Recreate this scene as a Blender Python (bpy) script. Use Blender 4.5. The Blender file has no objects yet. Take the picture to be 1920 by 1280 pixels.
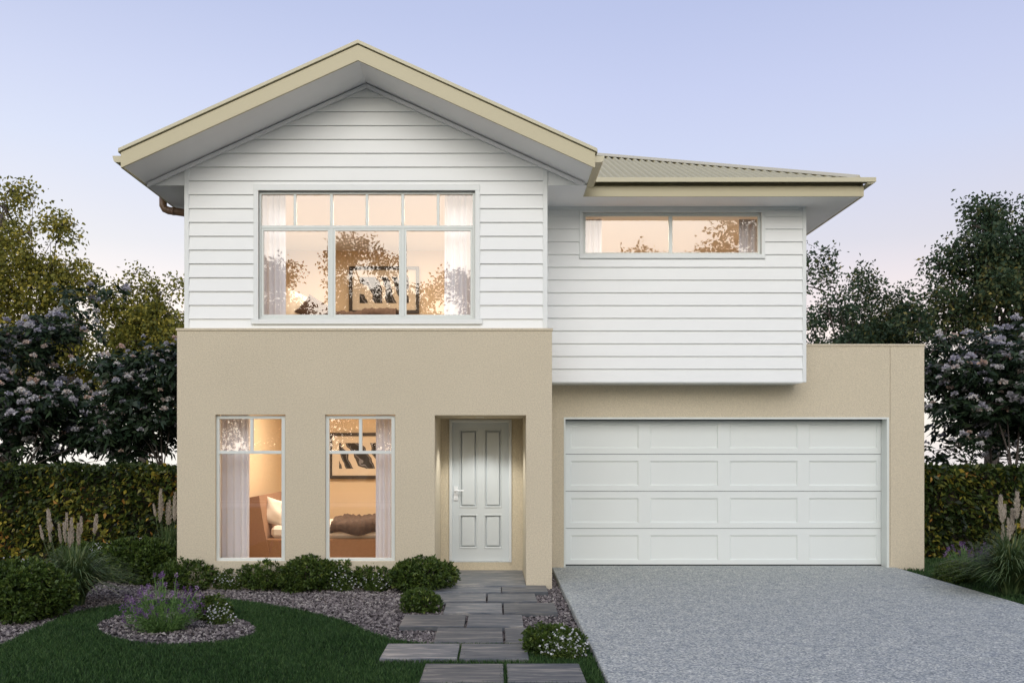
import bpy, math, random
import numpy as np
from mathutils import Vector

random.seed(7)
RNG = np.random.default_rng(11)
R = math.radians
C = bpy.context.scene.collection
scene = bpy.context.scene

# ------------------------------------------------------------------ camera
F = 1714.0                       # focal length in photo pixels (1920 wide)
CX, CY, EYE = 926.0, 845.0, 1.75  # vanishing point and eye height
cam_data = bpy.data.cameras.new('camera')
cam = bpy.data.objects.new('camera', cam_data)
C.objects.link(cam)
cam.location = (0, 0, EYE)
cam.rotation_euler = (R(90), 0, 0)
cam_data.sensor_width = 36
cam_data.lens = 36 * F / 1920
cam_data.shift_x = (960 - CX) / 1920
cam_data.shift_y = (CY - 640) / 1920
cam_data.clip_start = 0.05
cam_data.clip_end = 2000
scene.camera = cam

# ------------------------------------------------------------------ world
SUN_AZ, SUN_EL = R(-3), R(19)       # low hazy evening light straight behind the camera
world = bpy.data.worlds.new('World')
scene.world = world
world.use_nodes = True
wt = world.node_tree
wt.nodes.clear()
wout = wt.nodes.new('ShaderNodeOutputWorld')
sky = wt.nodes.new('ShaderNodeTexSky')
sky.sky_type = 'NISHITA'
sky.sun_disc = False
sky.sun_elevation = SUN_EL
sky.sun_rotation = R(180) - SUN_AZ
sky.dust_density = 0.6
sky.ozone_density = 1.5
bgA = wt.nodes.new('ShaderNodeBackground')
bgA.inputs['Strength'].default_value = 0.05
wt.links.new(sky.outputs[0], bgA.inputs[0])
tc = wt.nodes.new('ShaderNodeTexCoord')
sep = wt.nodes.new('ShaderNodeSeparateXYZ')
wt.links.new(tc.outputs['Generated'], sep.inputs[0])
ramp = wt.nodes.new('ShaderNodeValToRGB')
wt.links.new(sep.outputs['Z'], ramp.inputs[0])
els = ramp.color_ramp.elements
els[0].position = 0.0; els[0].color = (.66, .62, .68, 1)
els[1].position = 1.0; els[1].color = (.34, .37, .56, 1)
for p, c in ((.06, (.70, .60, .60, 1)), (.12, (.80, .58, .50, 1)), (.17, (.71, .545, .50, 1)), (.21, (.60, .51, .51, 1)), (.30, (.53, .52, .64, 1)), (.36, (.49, .49, .65, 1)), (.43, (.43, .445, .625, 1))):
    e = els.new(p); e.color = c
# afterglow: the sky is pinker and brighter low down behind the camera
glow = wt.nodes.new('ShaderNodeValToRGB')
mul = wt.nodes.new('ShaderNodeMath'); mul.operation = 'MULTIPLY_ADD'
wt.links.new(sep.outputs['Y'], mul.inputs[0])
mul.inputs[1].default_value = -0.5; mul.inputs[2].default_value = 0.5
wt.links.new(mul.outputs[0], glow.inputs[0])
ge = glow.color_ramp.elements
ge[0].position = .45; ge[0].color = (0, 0, 0, 1)
ge[1].position = 1.0; ge[1].color = (.30, .31, .22, 1)
addc = wt.nodes.new('ShaderNodeMixRGB'); addc.blend_type = 'ADD'; addc.inputs[0].default_value = 1
wt.links.new(ramp.outputs[0], addc.inputs[1])
wt.links.new(glow.outputs[0], addc.inputs[2])
# the sky is whiter towards the left (west) horizon
wm = wt.nodes.new('ShaderNodeMapRange')
wm.inputs['From Min'].default_value = .15; wm.inputs['From Max'].default_value = -.45
wt.links.new(sep.outputs['X'], wm.inputs[0])
wz = wt.nodes.new('ShaderNodeMapRange')
wz.inputs['From Min'].default_value = .54; wz.inputs['From Max'].default_value = .12
wt.links.new(sep.outputs['Z'], wz.inputs[0])
wx = wt.nodes.new('ShaderNodeMath'); wx.operation = 'MULTIPLY'
wt.links.new(wm.outputs[0], wx.inputs[0]); wt.links.new(wz.outputs[0], wx.inputs[1])
west = wt.nodes.new('ShaderNodeMixRGB'); west.blend_type = 'ADD'
wt.links.new(wx.outputs[0], west.inputs[0])
west.inputs[2].default_value = (.18, .19, .13, 1)
wt.links.new(addc.outputs[0], west.inputs[1])
bgB = wt.nodes.new('ShaderNodeBackground')
bgB.inputs['Strength'].default_value = 1.0
wt.links.new(west.outputs[0], bgB.inputs[0])
addw = wt.nodes.new('ShaderNodeAddShader')
wt.links.new(bgA.outputs[0], addw.inputs[0])
wt.links.new(bgB.outputs[0], addw.inputs[1])
wt.links.new(addw.outputs[0], wout.inputs['Surface'])

# ------------------------------------------------------------------ sun
sd = bpy.data.lights.new('sun', 'SUN')
sd.energy = 2.0
sd.angle = R(54)
sd.color = (1.0, .955, .88)
sun = bpy.data.objects.new('sun', sd)
C.objects.link(sun)
sv = Vector((math.sin(SUN_AZ) * math.cos(SUN_EL), -math.cos(SUN_AZ) * math.cos(SUN_EL), math.sin(SUN_EL)))
sun.rotation_euler = sv.to_track_quat('Z', 'Y').to_euler()
sun.location = (-10, -20, 20)

scene.view_settings.view_transform = 'Standard'
scene.view_settings.look = 'None'
scene.view_settings.exposure = 0.0
scene.view_settings.gamma = 1.0
scene.render.engine = 'CYCLES'
scene.cycles.max_bounces = 8
scene.cycles.transparent_max_bounces = 12


# ------------------------------------------------------------------ pixel helpers
def PX(px, Y): return (px - CX) * Y / F
def PZ(py, Y): return EYE - (py - CY) * Y / F
def GND(px, py, z=0.0):
    Y = (EYE - z) * F / (py - CY)
    return (px - CX) * Y / F, Y


# ------------------------------------------------------------------ materials
def mat(name, base, rough=.6, metallic=0.0, spec=.5, var=0.0, vscale=4.0, bump=0.0, bscale=60.0, detail=6.0, bdist=.01):
    m = bpy.data.materials.new(name)
    m.use_nodes = True
    nt = m.node_tree
    b = nt.nodes['Principled BSDF']
    b.inputs['Base Color'].default_value = (*base, 1)
    b.inputs['Roughness'].default_value = rough
    b.inputs['Metallic'].default_value = metallic
    b.inputs['Specular IOR Level'].default_value = spec
    tcn = nt.nodes.new('ShaderNodeTexCoord')
    if var > 0:
        n = nt.nodes.new('ShaderNodeTexNoise')
        n.inputs['Scale'].default_value = vscale
        n.inputs['Detail'].default_value = detail
        nt.links.new(tcn.outputs['Object'], n.inputs['Vector'])
        mx = nt.nodes.new('ShaderNodeMixRGB')
        mx.inputs[1].default_value = (*[c * (1 - var) for c in base], 1)
        mx.inputs[2].default_value = (*[min(1, c * (1 + var)) for c in base], 1)
        nt.links.new(n.outputs['Fac'], mx.inputs[0])
        nt.links.new(mx.outputs[0], b.inputs['Base Color'])
    if bump > 0:
        n2 = nt.nodes.new('ShaderNodeTexNoise')
        n2.inputs['Scale'].default_value = bscale
        n2.inputs['Detail'].default_value = 4
        nt.links.new(tcn.outputs['Object'], n2.inputs['Vector'])
        bp = nt.nodes.new('ShaderNodeBump')
        bp.inputs['Strength'].default_value = bump
        bp.inputs['Distance'].default_value = bdist
        nt.links.new(n2.outputs['Fac'], bp.inputs['Height'])
        nt.links.new(bp.outputs[0], b.inputs['Normal'])
    return m


def leaf_mat(name, stops, rough=.5, trans=.25, spec=.3):
    """Leaf colour runs through the given stops with the per-leaf attribute 'tint'."""
    m = bpy.data.materials.new(name)
    m.use_nodes = True
    nt = m.node_tree
    b = nt.nodes['Principled BSDF']
    at = nt.nodes.new('ShaderNodeAttribute')
    at.attribute_name = 'tint'
    rp = nt.nodes.new('ShaderNodeValToRGB')
    e = rp.color_ramp.elements
    e[0].position = stops[0][0]; e[0].color = (*stops[0][1], 1)
    e[1].position = stops[-1][0]; e[1].color = (*stops[-1][1], 1)
    for p, c in stops[1:-1]:
        k = e.new(p); k.color = (*c, 1)
    nt.links.new(at.outputs['Fac'], rp.inputs[0])
    nt.links.new(rp.outputs[0], b.inputs['Base Color'])
    b.inputs['Roughness'].default_value = rough
    b.inputs['Specular IOR Level'].default_value = spec
    if trans > 0:
        tr = nt.nodes.new('ShaderNodeBsdfTranslucent')
        nt.links.new(rp.outputs[0], tr.inputs['Color'])
        ms = nt.nodes.new('ShaderNodeMixShader')
        ms.inputs[0].default_value = trans
        nt.links.new(b.outputs[0], ms.inputs[1])
        nt.links.new(tr.outputs[0], ms.inputs[2])
        nt.links.new(ms.outputs[0], nt.nodes['Material Output'].inputs['Surface'])
    return m


M = {}
M['white'] = mat('white_weatherboard_paint', (.83, .84, .82), rough=.45, var=.025, vscale=3, bump=.05, bscale=35, bdist=.004)
M['trim'] = mat('white_trim_paint', (.76, .78, .76), rough=.4, var=.02, vscale=6)
M['frame'] = mat('off_white_window_aluminium', (.70, .73, .69), rough=.35)
M['fascia'] = mat('cream_fascia_steel', (.51, .455, .29), rough=.45, var=.03, vscale=2)
M['gutter'] = mat('cream_gutter_steel', (.53, .485, .33), rough=.4, var=.03, vscale=3)
M['roof'] = mat('cream_roof_sheet', (.50, .465, .325), rough=.65, spec=.25, var=.05, vscale=4)
M['soffit'] = mat('white_soffit_board', (.87, .87, .87), rough=.7, var=.02, vscale=3)
M['garage'] = mat('white_garage_steel', (.76, .79, .76), rough=.42, var=.02, vscale=2.5, bump=.03, bscale=50, bdist=.003)
M['door'] = mat('pale_grey_door_paint', (.60, .635, .64), rough=.4, var=.02, vscale=5)
M['door_frame'] = mat('door_frame_paint', (.68, .71, .72), rough=.4)
M['chrome'] = mat('satin_metal', (.86, .87, .88), rough=.35, metallic=.35)
M['dark'] = mat('dark_rubber_and_gap_shade', (.03, .032, .03), rough=.8)
M['downpipe'] = mat('brown_downpipe', (.20, .12, .07), rough=.4)
M['bark'] = mat('grey_brown_bark', (.075, .06, .05), rough=.9, var=.4, vscale=8, bump=.6, bscale=20, bdist=.03)
M['twig'] = mat('dark_twig_wood', (.035, .028, .02), rough=.95, var=.4, vscale=10)
M['room_wall'] = mat('warm_room_wall', (.74, .585, .40), rough=.85, var=.02, vscale=2)
M['room_ceiling'] = mat('room_ceiling_paint', (.78, .74, .70), rough=.9)
M['room_floor'] = mat('room_floor_timber', (.28, .19, .12), rough=.6, var=.2, vscale=4)
M['curtain'] = leaf_mat('sheer_curtain', [(0, (.88, .86, .90)), (1, (.88, .86, .90))], rough=.9, trans=.22, spec=.1)
M['bed'] = mat('tan_upholstery', (.30, .17, .10), rough=.95, var=.12, vscale=30, bump=.2, bscale=150)
M['linen'] = mat('white_linen', (.78, .72, .64), rough=.95, var=.03, vscale=8)
M['throw'] = mat('brown_throw', (.075, .044, .030), rough=.95, var=.4, vscale=14, bump=.6, bscale=30, bdist=.02)
M['pic_frame'] = mat('dark_wood_frame', (.035, .022, .014), rough=.5)
M['mount'] = mat('cream_mount_card', (.70, .60, .47), rough=.9)
M['grass'] = leaf_mat('lawn_blade', [(0, (.012, .030, .009)), (.5, (.038, .096, .026)), (1, (.11, .19, .058))], rough=.55, trans=.2)
M['lawn'] = mat('lawn_soil', (.014, .028, .010), rough=.95, var=.4, vscale=6)
M['ground'] = mat('ground_grass', (.022, .045, .018), rough=.95, var=.4, vscale=.7)


def stucco():
    m = mat('tan_render', (.635, .555, .41), rough=.9, var=.05, vscale=.9)
    nt = m.node_tree
    b = nt.nodes['Principled BSDF']
    tcn = nt.nodes.new('ShaderNodeTexCoord')
    n = nt.nodes.new('ShaderNodeTexNoise'); n.inputs['Scale'].default_value = 70; n.inputs['Detail'].default_value = 5
    nt.links.new(tcn.outputs['Object'], n.inputs['Vector'])
    bp = nt.nodes.new('ShaderNodeBump'); bp.inputs['Strength'].default_value = .55; bp.inputs['Distance'].default_value = .012
    nt.links.new(n.outputs['Fac'], bp.inputs['Height'])
    nt.links.new(bp.outputs[0], b.inputs['Normal'])
    old = b.inputs['Base Color'].links[0].from_socket
    n3 = nt.nodes.new('ShaderNodeTexNoise'); n3.inputs['Scale'].default_value = 55; n3.inputs['Detail'].default_value = 3
    nt.links.new(tcn.outputs['Object'], n3.inputs['Vector'])
    rp = nt.nodes.new('ShaderNodeValToRGB')
    rp.color_ramp.elements[0].position = .3; rp.color_ramp.elements[0].color = (.86, .86, .86, 1)
    rp.color_ramp.elements[1].position = .7; rp.color_ramp.elements[1].color = (1.06, 1.06, 1.06, 1)
    nt.links.new(n3.outputs['Fac'], rp.inputs[0])
    mx = nt.nodes.new('ShaderNodeMixRGB'); mx.blend_type = 'MULTIPLY'; mx.inputs[0].default_value = 1
    nt.links.new(old, mx.inputs[1]); nt.links.new(rp.outputs[0], mx.inputs[2])
    nt.links.new(mx.outputs[0], b.inputs['Base Color'])
    return m


M['render'] = stucco()


def aggregate():
    m = bpy.data.materials.new('exposed_aggregate_concrete')
    m.use_nodes = True
    nt = m.node_tree
    b = nt.nodes['Principled BSDF']
    b.inputs['Roughness'].default_value = .8
    tcn = nt.nodes.new('ShaderNodeTexCoord')
    v = nt.nodes.new('ShaderNodeTexVoronoi'); v.inputs['Scale'].default_value = 66
    nt.links.new(tcn.outputs['Object'], v.inputs['Vector'])
    sepc = nt.nodes.new('ShaderNodeSeparateColor')
    nt.links.new(v.outputs['Color'], sepc.inputs[0])
    rp = nt.nodes.new('ShaderNodeValToRGB')
    e = rp.color_ramp.elements
    e[0].position = 0; e[0].color = (.17, .19, .205, 1)
    e[1].position = 1; e[1].color = (.62, .63, .60, 1)
    for p, c in ((.3, (.26, .285, .295, 1)), (.6, (.36, .38, .38, 1)), (.8, (.45, .46, .43, 1))):
        k = e.new(p); k.color = c
    nt.links.new(sepc.outputs[0], rp.inputs[0])
    n = nt.nodes.new('ShaderNodeTexNoise'); n.inputs['Scale'].default_value = 5.0; n.inputs['Detail'].default_value = 10; n.inputs['Roughness'].default_value = .7
    nt.links.new(tcn.outputs['Object'], n.inputs['Vector'])
    r2 = nt.nodes.new('ShaderNodeValToRGB')
    r2.color_ramp.elements[0].position = .3; r2.color_ramp.elements[0].color = (.92, .94, .95, 1)
    r2.color_ramp.elements[1].position = .72; r2.color_ramp.elements[1].color = (1.32, 1.29, 1.18, 1)
    nt.links.new(n.outputs['Fac'], r2.inputs[0])
    mx = nt.nodes.new('ShaderNodeMixRGB'); mx.blend_type = 'MULTIPLY'; mx.inputs[0].default_value = 1
    nt.links.new(rp.outputs[0], mx.inputs[1]); nt.links.new(r2.outputs[0], mx.inputs[2])
    nt.links.new(mx.outputs[0], b.inputs['Base Color'])
    bp = nt.nodes.new('ShaderNodeBump'); bp.inputs['Strength'].default_value = .7; bp.inputs['Distance'].default_value = .006
    nt.links.new(v.outputs['Distance'], bp.inputs['Height'])
    nt.links.new(bp.outputs[0], b.inputs['Normal'])
    return m


M['aggregate'] = aggregate()


def paver_mat():
    m = bpy.data.materials.new('timber_look_grey_stone')
    m.use_nodes = True
    nt = m.node_tree
    b = nt.nodes['Principled BSDF']
    b.inputs['Roughness'].default_value = .55
    tcn = nt.nodes.new('ShaderNodeTexCoord')
    oi = nt.nodes.new('ShaderNodeObjectInfo')
    off = nt.nodes.new('ShaderNodeVectorMath'); off.operation = 'ADD'
    nt.links.new(tcn.outputs['Object'], off.inputs[0])
    sc = nt.nodes.new('ShaderNodeVectorMath'); sc.operation = 'SCALE'
    comb = nt.nodes.new('ShaderNodeCombineXYZ')
    for k in range(3):
        nt.links.new(oi.outputs['Random'], comb.inputs[k])
    nt.links.new(comb.outputs[0], sc.inputs[0]); sc.inputs['Scale'].default_value = 40
    nt.links.new(sc.outputs[0], off.inputs[1])
    mp = nt.nodes.new('ShaderNodeMapping'); mp.inputs['Scale'].default_value = (1.2, 9, 4)
    nt.links.new(off.outputs[0], mp.inputs[0])
    n = nt.nodes.new('ShaderNodeTexNoise'); n.inputs['Scale'].default_value = 2.2; n.inputs['Detail'].default_value = 9; n.inputs['Roughness'].default_value = .62
    n.inputs['Distortion'].default_value = .6
    nt.links.new(mp.outputs[0], n.inputs['Vector'])
    rp = nt.nodes.new('ShaderNodeValToRGB')
    e = rp.color_ramp.elements
    e[0].position = .30; e[0].color = (.050, .060, .072, 1)
    e[1].position = .68; e[1].color = (.31, .285, .245, 1)
    k = e.new(.5); k.color = (.108, .114, .122, 1)
    nt.links.new(n.outputs['Fac'], rp.inputs[0])
    vr = nt.nodes.new('ShaderNodeMapRange'); vr.inputs['To Min'].default_value = .80; vr.inputs['To Max'].default_value = 1.45
    nt.links.new(oi.outputs['Random'], vr.inputs[0])
    mx = nt.nodes.new('ShaderNodeVectorMath'); mx.operation = 'SCALE'
    nt.links.new(rp.outputs[0], mx.inputs[0]); nt.links.new(vr.outputs[0], mx.inputs['Scale'])
    nt.links.new(mx.outputs[0], b.inputs['Base Color'])
    bp = nt.nodes.new('ShaderNodeBump'); bp.inputs['Strength'].default_value = .35; bp.inputs['Distance'].default_value = .01
    nt.links.new(n.outputs['Fac'], bp.inputs['Height'])
    nt.links.new(bp.outputs[0], b.inputs['Normal'])
    return m


M['paver'] = paver_mat()


def glass_mat():
    m = bpy.data.materials.new('window_glass')
    m.use_nodes = True
    nt = m.node_tree
    nt.nodes.remove(nt.nodes['Principled BSDF'])
    t = nt.nodes.new('ShaderNodeBsdfTransparent'); t.inputs[0].default_value = (.96, .97, .96, 1)
    g = nt.nodes.new('ShaderNodeBsdfGlossy'); g.inputs['Roughness'].default_value = .0
    g.inputs['Color'].default_value = (1, .98, .97, 1)
    ms = nt.nodes.new('ShaderNodeMixShader'); ms.inputs[0].default_value = .125
    nt.links.new(t.outputs[0], ms.inputs[1]); nt.links.new(g.outputs[0], ms.inputs[2])
    nt.links.new(ms.outputs[0], nt.nodes['Material Output'].inputs['Surface'])
    return m


M['glass'] = glass_mat()


def art_mat(name, seed):
    m = bpy.data.materials.new(name)
    m.use_nodes = True
    nt = m.node_tree
    b = nt.nodes['Principled BSDF']; b.inputs['Roughness'].default_value = .8
    tcn = nt.nodes.new('ShaderNodeTexCoord')
    mp = nt.nodes.new('ShaderNodeMapping'); mp.inputs['Location'].default_value = (seed, seed * .37, seed * 1.7)
    mp.inputs['Rotation'].default_value = (0, R(35), 0)
    nt.links.new(tcn.outputs['Object'], mp.inputs[0])
    w = nt.nodes.new('ShaderNodeTexWave'); w.inputs['Scale'].default_value = 1.3; w.inputs['Distortion'].default_value = 9
    w.inputs['Detail'].default_value = 3; w.inputs['Detail Scale'].default_value = 1.1
    nt.links.new(mp.outputs[0], w.inputs['Vector'])
    rp = nt.nodes.new('ShaderNodeValToRGB'); rp.color_ramp.interpolation = 'CONSTANT'
    e = rp.color_ramp.elements
    e[0].position = 0; e[0].color = (.03, .025, .022, 1)
    e[1].position = .72; e[1].color = (.68, .58, .45, 1)
    k = e.new(.3); k.color = (.22, .21, .22, 1)
    k = e.new(.42); k.color = (.06, .05, .045, 1)
    nt.links.new(w.outputs['Fac'], rp.inputs[0])
    nt.links.new(rp.outputs[0], b.inputs['Base Color'])
    return m


M['art'] = art_mat('abstract_print_ink', 2.3)
M['art2'] = art_mat('abstract_print_ink_two', 7.9)


# ------------------------------------------------------------------ mesh helpers
def link_mesh(name, verts, faces, m, parent=None, smooth=False, tint=None):
    me = bpy.data.meshes.new(name)
    me.from_pydata([tuple(v) for v in verts], [], [tuple(f) for f in faces])
    if m is not None:
        me.materials.append(m)
    if smooth:
        me.polygons.foreach_set('use_smooth', [True] * len(me.polygons))
    me.update()
    o = bpy.data.objects.new(name, me)
    C.objects.link(o)
    if parent is not None:
        o.parent = parent
    return o


def link_poly(name, V, n, m, parent=None, tint=None, smooth=False):
    """Fast path: V is (k*n,3), every n consecutive vertices form one face; tint one value per face."""
    V = np.asarray(V, dtype=np.float32).reshape(-1, 3)
    nv = len(V); nf = nv // n
    me = bpy.data.meshes.new(name)
    me.vertices.add(nv)
    me.vertices.foreach_set('co', V.ravel())
    me.loops.add(nv)
    me.loops.foreach_set('vertex_index', np.arange(nv, dtype=np.int32))
    me.polygons.add(nf)
    me.polygons.foreach_set('loop_start', np.arange(0, nv, n, dtype=np.int32))
    try:
        me.polygons.foreach_set('loop_total', np.full(nf, n, dtype=np.int32))
    except Exception:
        pass
    if smooth:
        me.polygons.foreach_set('use_smooth', np.ones(nf, dtype=bool))
    me.update(calc_edges=True)
    if tint is not None:
        a = me.attributes.new('tint', 'FLOAT', 'FACE')
        a.data.foreach_set('value', np.clip(np.asarray(tint, dtype=np.float32), 0, 1))
    me.materials.append(m)
    o = bpy.data.objects.new(name, me)
    C.objects.link(o)
    if parent is not None:
        o.parent = parent
    return o


class MB:
    def __init__(s): s.v = []; s.f = []
    def poly(s, pts):
        i = len(s.v); s.v += [tuple(p) for p in pts]; s.f.append(tuple(range(i, i + len(pts))))
    def box(s, x0, x1, y0, y1, z0, z1, bev=0.0):
        if bev <= 0 or min(x1 - x0, y1 - y0, z1 - z0) < 2.2 * bev:
            i = len(s.v)
            s.v += [(x0, y0, z0), (x1, y0, z0), (x1, y1, z0), (x0, y1, z0), (x0, y0, z1), (x1, y0, z1), (x1, y1, z1), (x0, y1, z1)]
            for f in ((3, 2, 1, 0), (4, 5, 6, 7), (0, 1, 5, 4), (1, 2, 6, 5), (2, 3, 7, 6), (3, 0, 4, 7)):
                s.f.append(tuple(i + k for k in f))
            return
        b = bev
        i = len(s.v)
        X = (x0, x1); Yy = (y0, y1); Z = (z0, z1)
        idx = {}
        for a in (0, 1):
            for c in (0, 1):
                for d in (0, 1):
                    sx = 1 - 2 * a; sy = 1 - 2 * c; sz = 1 - 2 * d
                    for ax in range(3):
                        p = [X[a] + sx * b, Yy[c] + sy * b, Z[d] + sz * b]
                        p[ax] -= (sx, sy, sz)[ax] * b
                        idx[(a, c, d, ax)] = len(s.v); s.v.append(tuple(p))
        def q(*k): s.f.append(tuple(idx[j] for j in k))
        q((0, 0, 0, 0), (0, 0, 1, 0), (0, 1, 1, 0), (0, 1, 0, 0)); q((1, 0, 0, 0), (1, 1, 0, 0), (1, 1, 1, 0), (1, 0, 1, 0))
        q((0, 0, 0, 1), (1, 0, 0, 1), (1, 0, 1, 1), (0, 0, 1, 1)); q((0, 1, 0, 1), (0, 1, 1, 1), (1, 1, 1, 1), (1, 1, 0, 1))
        q((0, 0, 0, 2), (0, 1, 0, 2), (1, 1, 0, 2), (1, 0, 0, 2)); q((0, 0, 1, 2), (1, 0, 1, 2), (1, 1, 1, 2), (0, 1, 1, 2))
        for a in (0, 1):
            for c in (0, 1):
                q((a, c, 0, 0), (a, c, 1, 0), (a, c, 1, 1), (a, c, 0, 1))
                q((a, 0, c, 0), (a, 1, c, 0), (a, 1, c, 2), (a, 0, c, 2))
                q((0, a, c, 1), (1, a, c, 1), (1, a, c, 2), (0, a, c, 2))
                for d in (0, 1):
                    q((a, c, d, 0), (a, c, d, 1), (a, c, d, 2))
    def prism(s, pts, d):
        """closed prism: polygon pts (3-D) swept by vector d"""
        n = len(pts); i = len(s.v)
        s.v += [tuple(p) for p in pts] + [tuple(p[k] + d[k] for k in range(3)) for p in pts]
        s.f.append(tuple(range(i, i + n))); s.f.append(tuple(range(i + 2 * n - 1, i + n - 1, -1)))
        for k in range(n):
            k2 = (k + 1) % n
            s.f.append((i + k, i + n + k, i + n + k2, i + k2))
    def tube(s, pts, rad, n=8):
        pts = [Vector(p) for p in pts]
        i0 = len(s.v)
        for k, p in enumerate(pts):
            d = (pts[min(k + 1, len(pts) - 1)] - pts[max(k - 1, 0)]).normalized()
            a = d.cross(Vector((.31, .17, .93)))
            if a.length < .05: a = d.cross(Vector((1, 0, 0)))
            a.normalize(); b = d.cross(a)
            r = rad[k] if hasattr(rad, '__len__') else rad
            for j in range(n):
                t = 2 * math.pi * j / n
                s.v.append(tuple(p + a * (r * math.cos(t)) + b * (r * math.sin(t))))
        for k in range(len(pts) - 1):
            for j in range(n):
                j2 = (j + 1) % n
                s.f.append((i0 + k * n + j, i0 + k * n + j2, i0 + (k + 1) * n + j2, i0 + (k + 1) * n + j))
        s.f.append(tuple(i0 + j for j in range(n - 1, -1, -1)))
        e = i0 + (len(pts) - 1) * n
        s.f.append(tuple(e + j for j in range(n)))
    def holes(s, x0, x1, z0, z1, y0, y1, holes):
        """upright wall from y0 (front) to y1 with rectangular through holes (x0,x1,z0,z1)"""
        xs = sorted({x0, x1, *[h[0] for h in holes], *[h[1] for h in holes]})
        zs = sorted({z0, z1, *[max(h[2], z0) for h in holes], *[h[3] for h in holes]})
        def solid(i, j):
            if i < 0 or j < 0 or i >= len(xs) - 1 or j >= len(zs) - 1: return False
            cx = (xs[i] + xs[i + 1]) / 2; cz = (zs[j] + zs[j + 1]) / 2
            return not any(h[0] < cx < h[1] and h[2] < cz < h[3] for h in holes)
        for i in range(len(xs) - 1):
            for j in range(len(zs) - 1):
                if not solid(i, j): continue
                a, b, c, d = xs[i], xs[i + 1], zs[j], zs[j + 1]
                s.poly([(a, y0, c), (b, y0, c), (b, y0, d), (a, y0, d)])
                s.poly([(b, y1, c), (a, y1, c), (a, y1, d), (b, y1, d)])
                if not solid(i - 1, j): s.poly([(a, y1, c), (a, y0, c), (a, y0, d), (a, y1, d)])
                if not solid(i + 1, j): s.poly([(b, y0, c), (b, y1, c), (b, y1, d), (b, y0, d)])
                if not solid(i, j - 1): s.poly([(a, y1, c), (b, y1, c), (b, y0, c), (a, y0, c)])
                if not solid(i, j + 1): s.poly([(a, y0, d), (b, y0, d), (b, y1, d), (a, y1, d)])
    def panel(s, x0, x1, z0, z1, y, rings):
        """a panel pressed into a face at y: rings of (inset, depth)"""
        prev = [(x0, y, z0), (x1, y, z0), (x1, y, z1), (x0, y, z1)]
        for ins, dy in rings:
            cur = [(x0 + ins, y + dy, z0 + ins), (x1 - ins, y + dy, z0 + ins), (x1 - ins, y + dy, z1 - ins), (x0 + ins, y + dy, z1 - ins)]
            for k in range(4):
                k2 = (k + 1) % 4
                s.poly([prev[k], prev[k2], cur[k2], cur[k]])
            prev = cur
        s.poly(prev)
    def build(s, name, m, parent=None, smooth=False):
        return link_mesh(name, s.v, s.f, m, parent, smooth)


def tag(o, label=None, cat=None, group=None, kind=None):
    if label: o['label'] = label
    if cat: o['category'] = cat
    if group: o['group'] = group
    if kind: o['kind'] = kind
    return o


def empty(name, loc, label, cat, group=None):
    o = bpy.data.objects.new(name, None)
    C.objects.link(o)
    o.location = loc
    o.empty_display_size = .2
    return tag(o, label, cat, group)


# ================================================================== GROUND
def sheet(name, pts, z, m, kind='structure'):
    o = link_mesh(name, [(x, y, z) for x, y in pts], [tuple(range(len(pts)))], m)
    o['kind'] = kind
    return o


gy = [(-900, -.12), (34, -.12), (48, -.9), (70, -6), (110, -22), (160, -40), (260, -52), (900, -60)]
gv = []; gf = []
for y_, z_ in gy: gv += [(-900, y_, z_), (900, y_, z_)]
for k in range(len(gy) - 1): gf.append((2 * k, 2 * k + 1, 2 * k + 3, 2 * k + 2))
o = link_mesh('ground', gv, gf, M['ground']); o['kind'] = 'structure'

# the lawn outline, read off the photograph's ground
LAWN = [(-4.5, 1.0), (-4.53, 8.38)]
for p in ((60, 1179), (120, 1153), (165, 1141), (210, 1134), (300, 1123), (380, 1120), (430, 1122), (480, 1128), (560, 1141), (640, 1161), (700, 1185), (750, 1199), (800, 1204)):
    LAWN.append(GND(*p, z=-.03))
LAWN += [(.35, 8.42), (.86, 8.75), (.86, 1.0)]
sheet('lawn', LAWN, -.055, M['lawn'])
sheet('side_lawn', [(6.06, 1), (16, 1), (16, 15.3), (6.06, 15.3)], -.055, M['lawn'])

drive = MB()
drive.box(.872, 6.048, -4, 13.98, -.15, 0, bev=.008)
o = drive.build('driveway', M['aggregate']); o['kind'] = 'structure'

M['road'] = mat('worn_asphalt', (.11, .11, .115), rough=.9, var=.2, vscale=3)
M['path'] = mat('footpath_concrete', (.42, .41, .39), rough=.9, var=.1, vscale=2)
fp = MB(); fp.box(-80, 80, -7.4, -5.6, -.16, -.05, bev=.01); o = fp.build('footpath', M['path']); o['kind'] = 'structure'
kb = MB(); kb.box(-80, 80, -9.6, -9.3, -.2, -.08, bev=.01); o = kb.build('kerb', M['path']); o['kind'] = 'structure'
sheet('road', [(-80, -18), (80, -18), (80, -9.62), (-80, -9.62)], -.115, M['road'])

# garden beds: a soil sheet and loose chips
bed_m = mat('bed_soil', (.035, .029, .030), rough=1, var=.4, vscale=12, bump=.8, bscale=45, bdist=.02)
sheet('garden_bed', [(-12, 1), (.868, 1), (.868, 13.45), (-4.15, 13.45), (-4.15, 16.5), (-12, 16.5)], -.075, bed_m)


def inside(poly, x, y):
    x = np.asarray(x); y = np.asarray(y)
    c = np.zeros(x.shape, bool)
    n = len(poly)
    for i in range(n):
        x1, y1 = poly[i]; x2, y2 = poly[(i + 1) % n]
        cond = ((y1 > y) != (y2 > y))
        xi = (x2 - x1) * (y - y1) / ((y2 - y1) if y2 != y1 else 1e-9) + x1
        c ^= cond & (x < xi)
    return c


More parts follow.
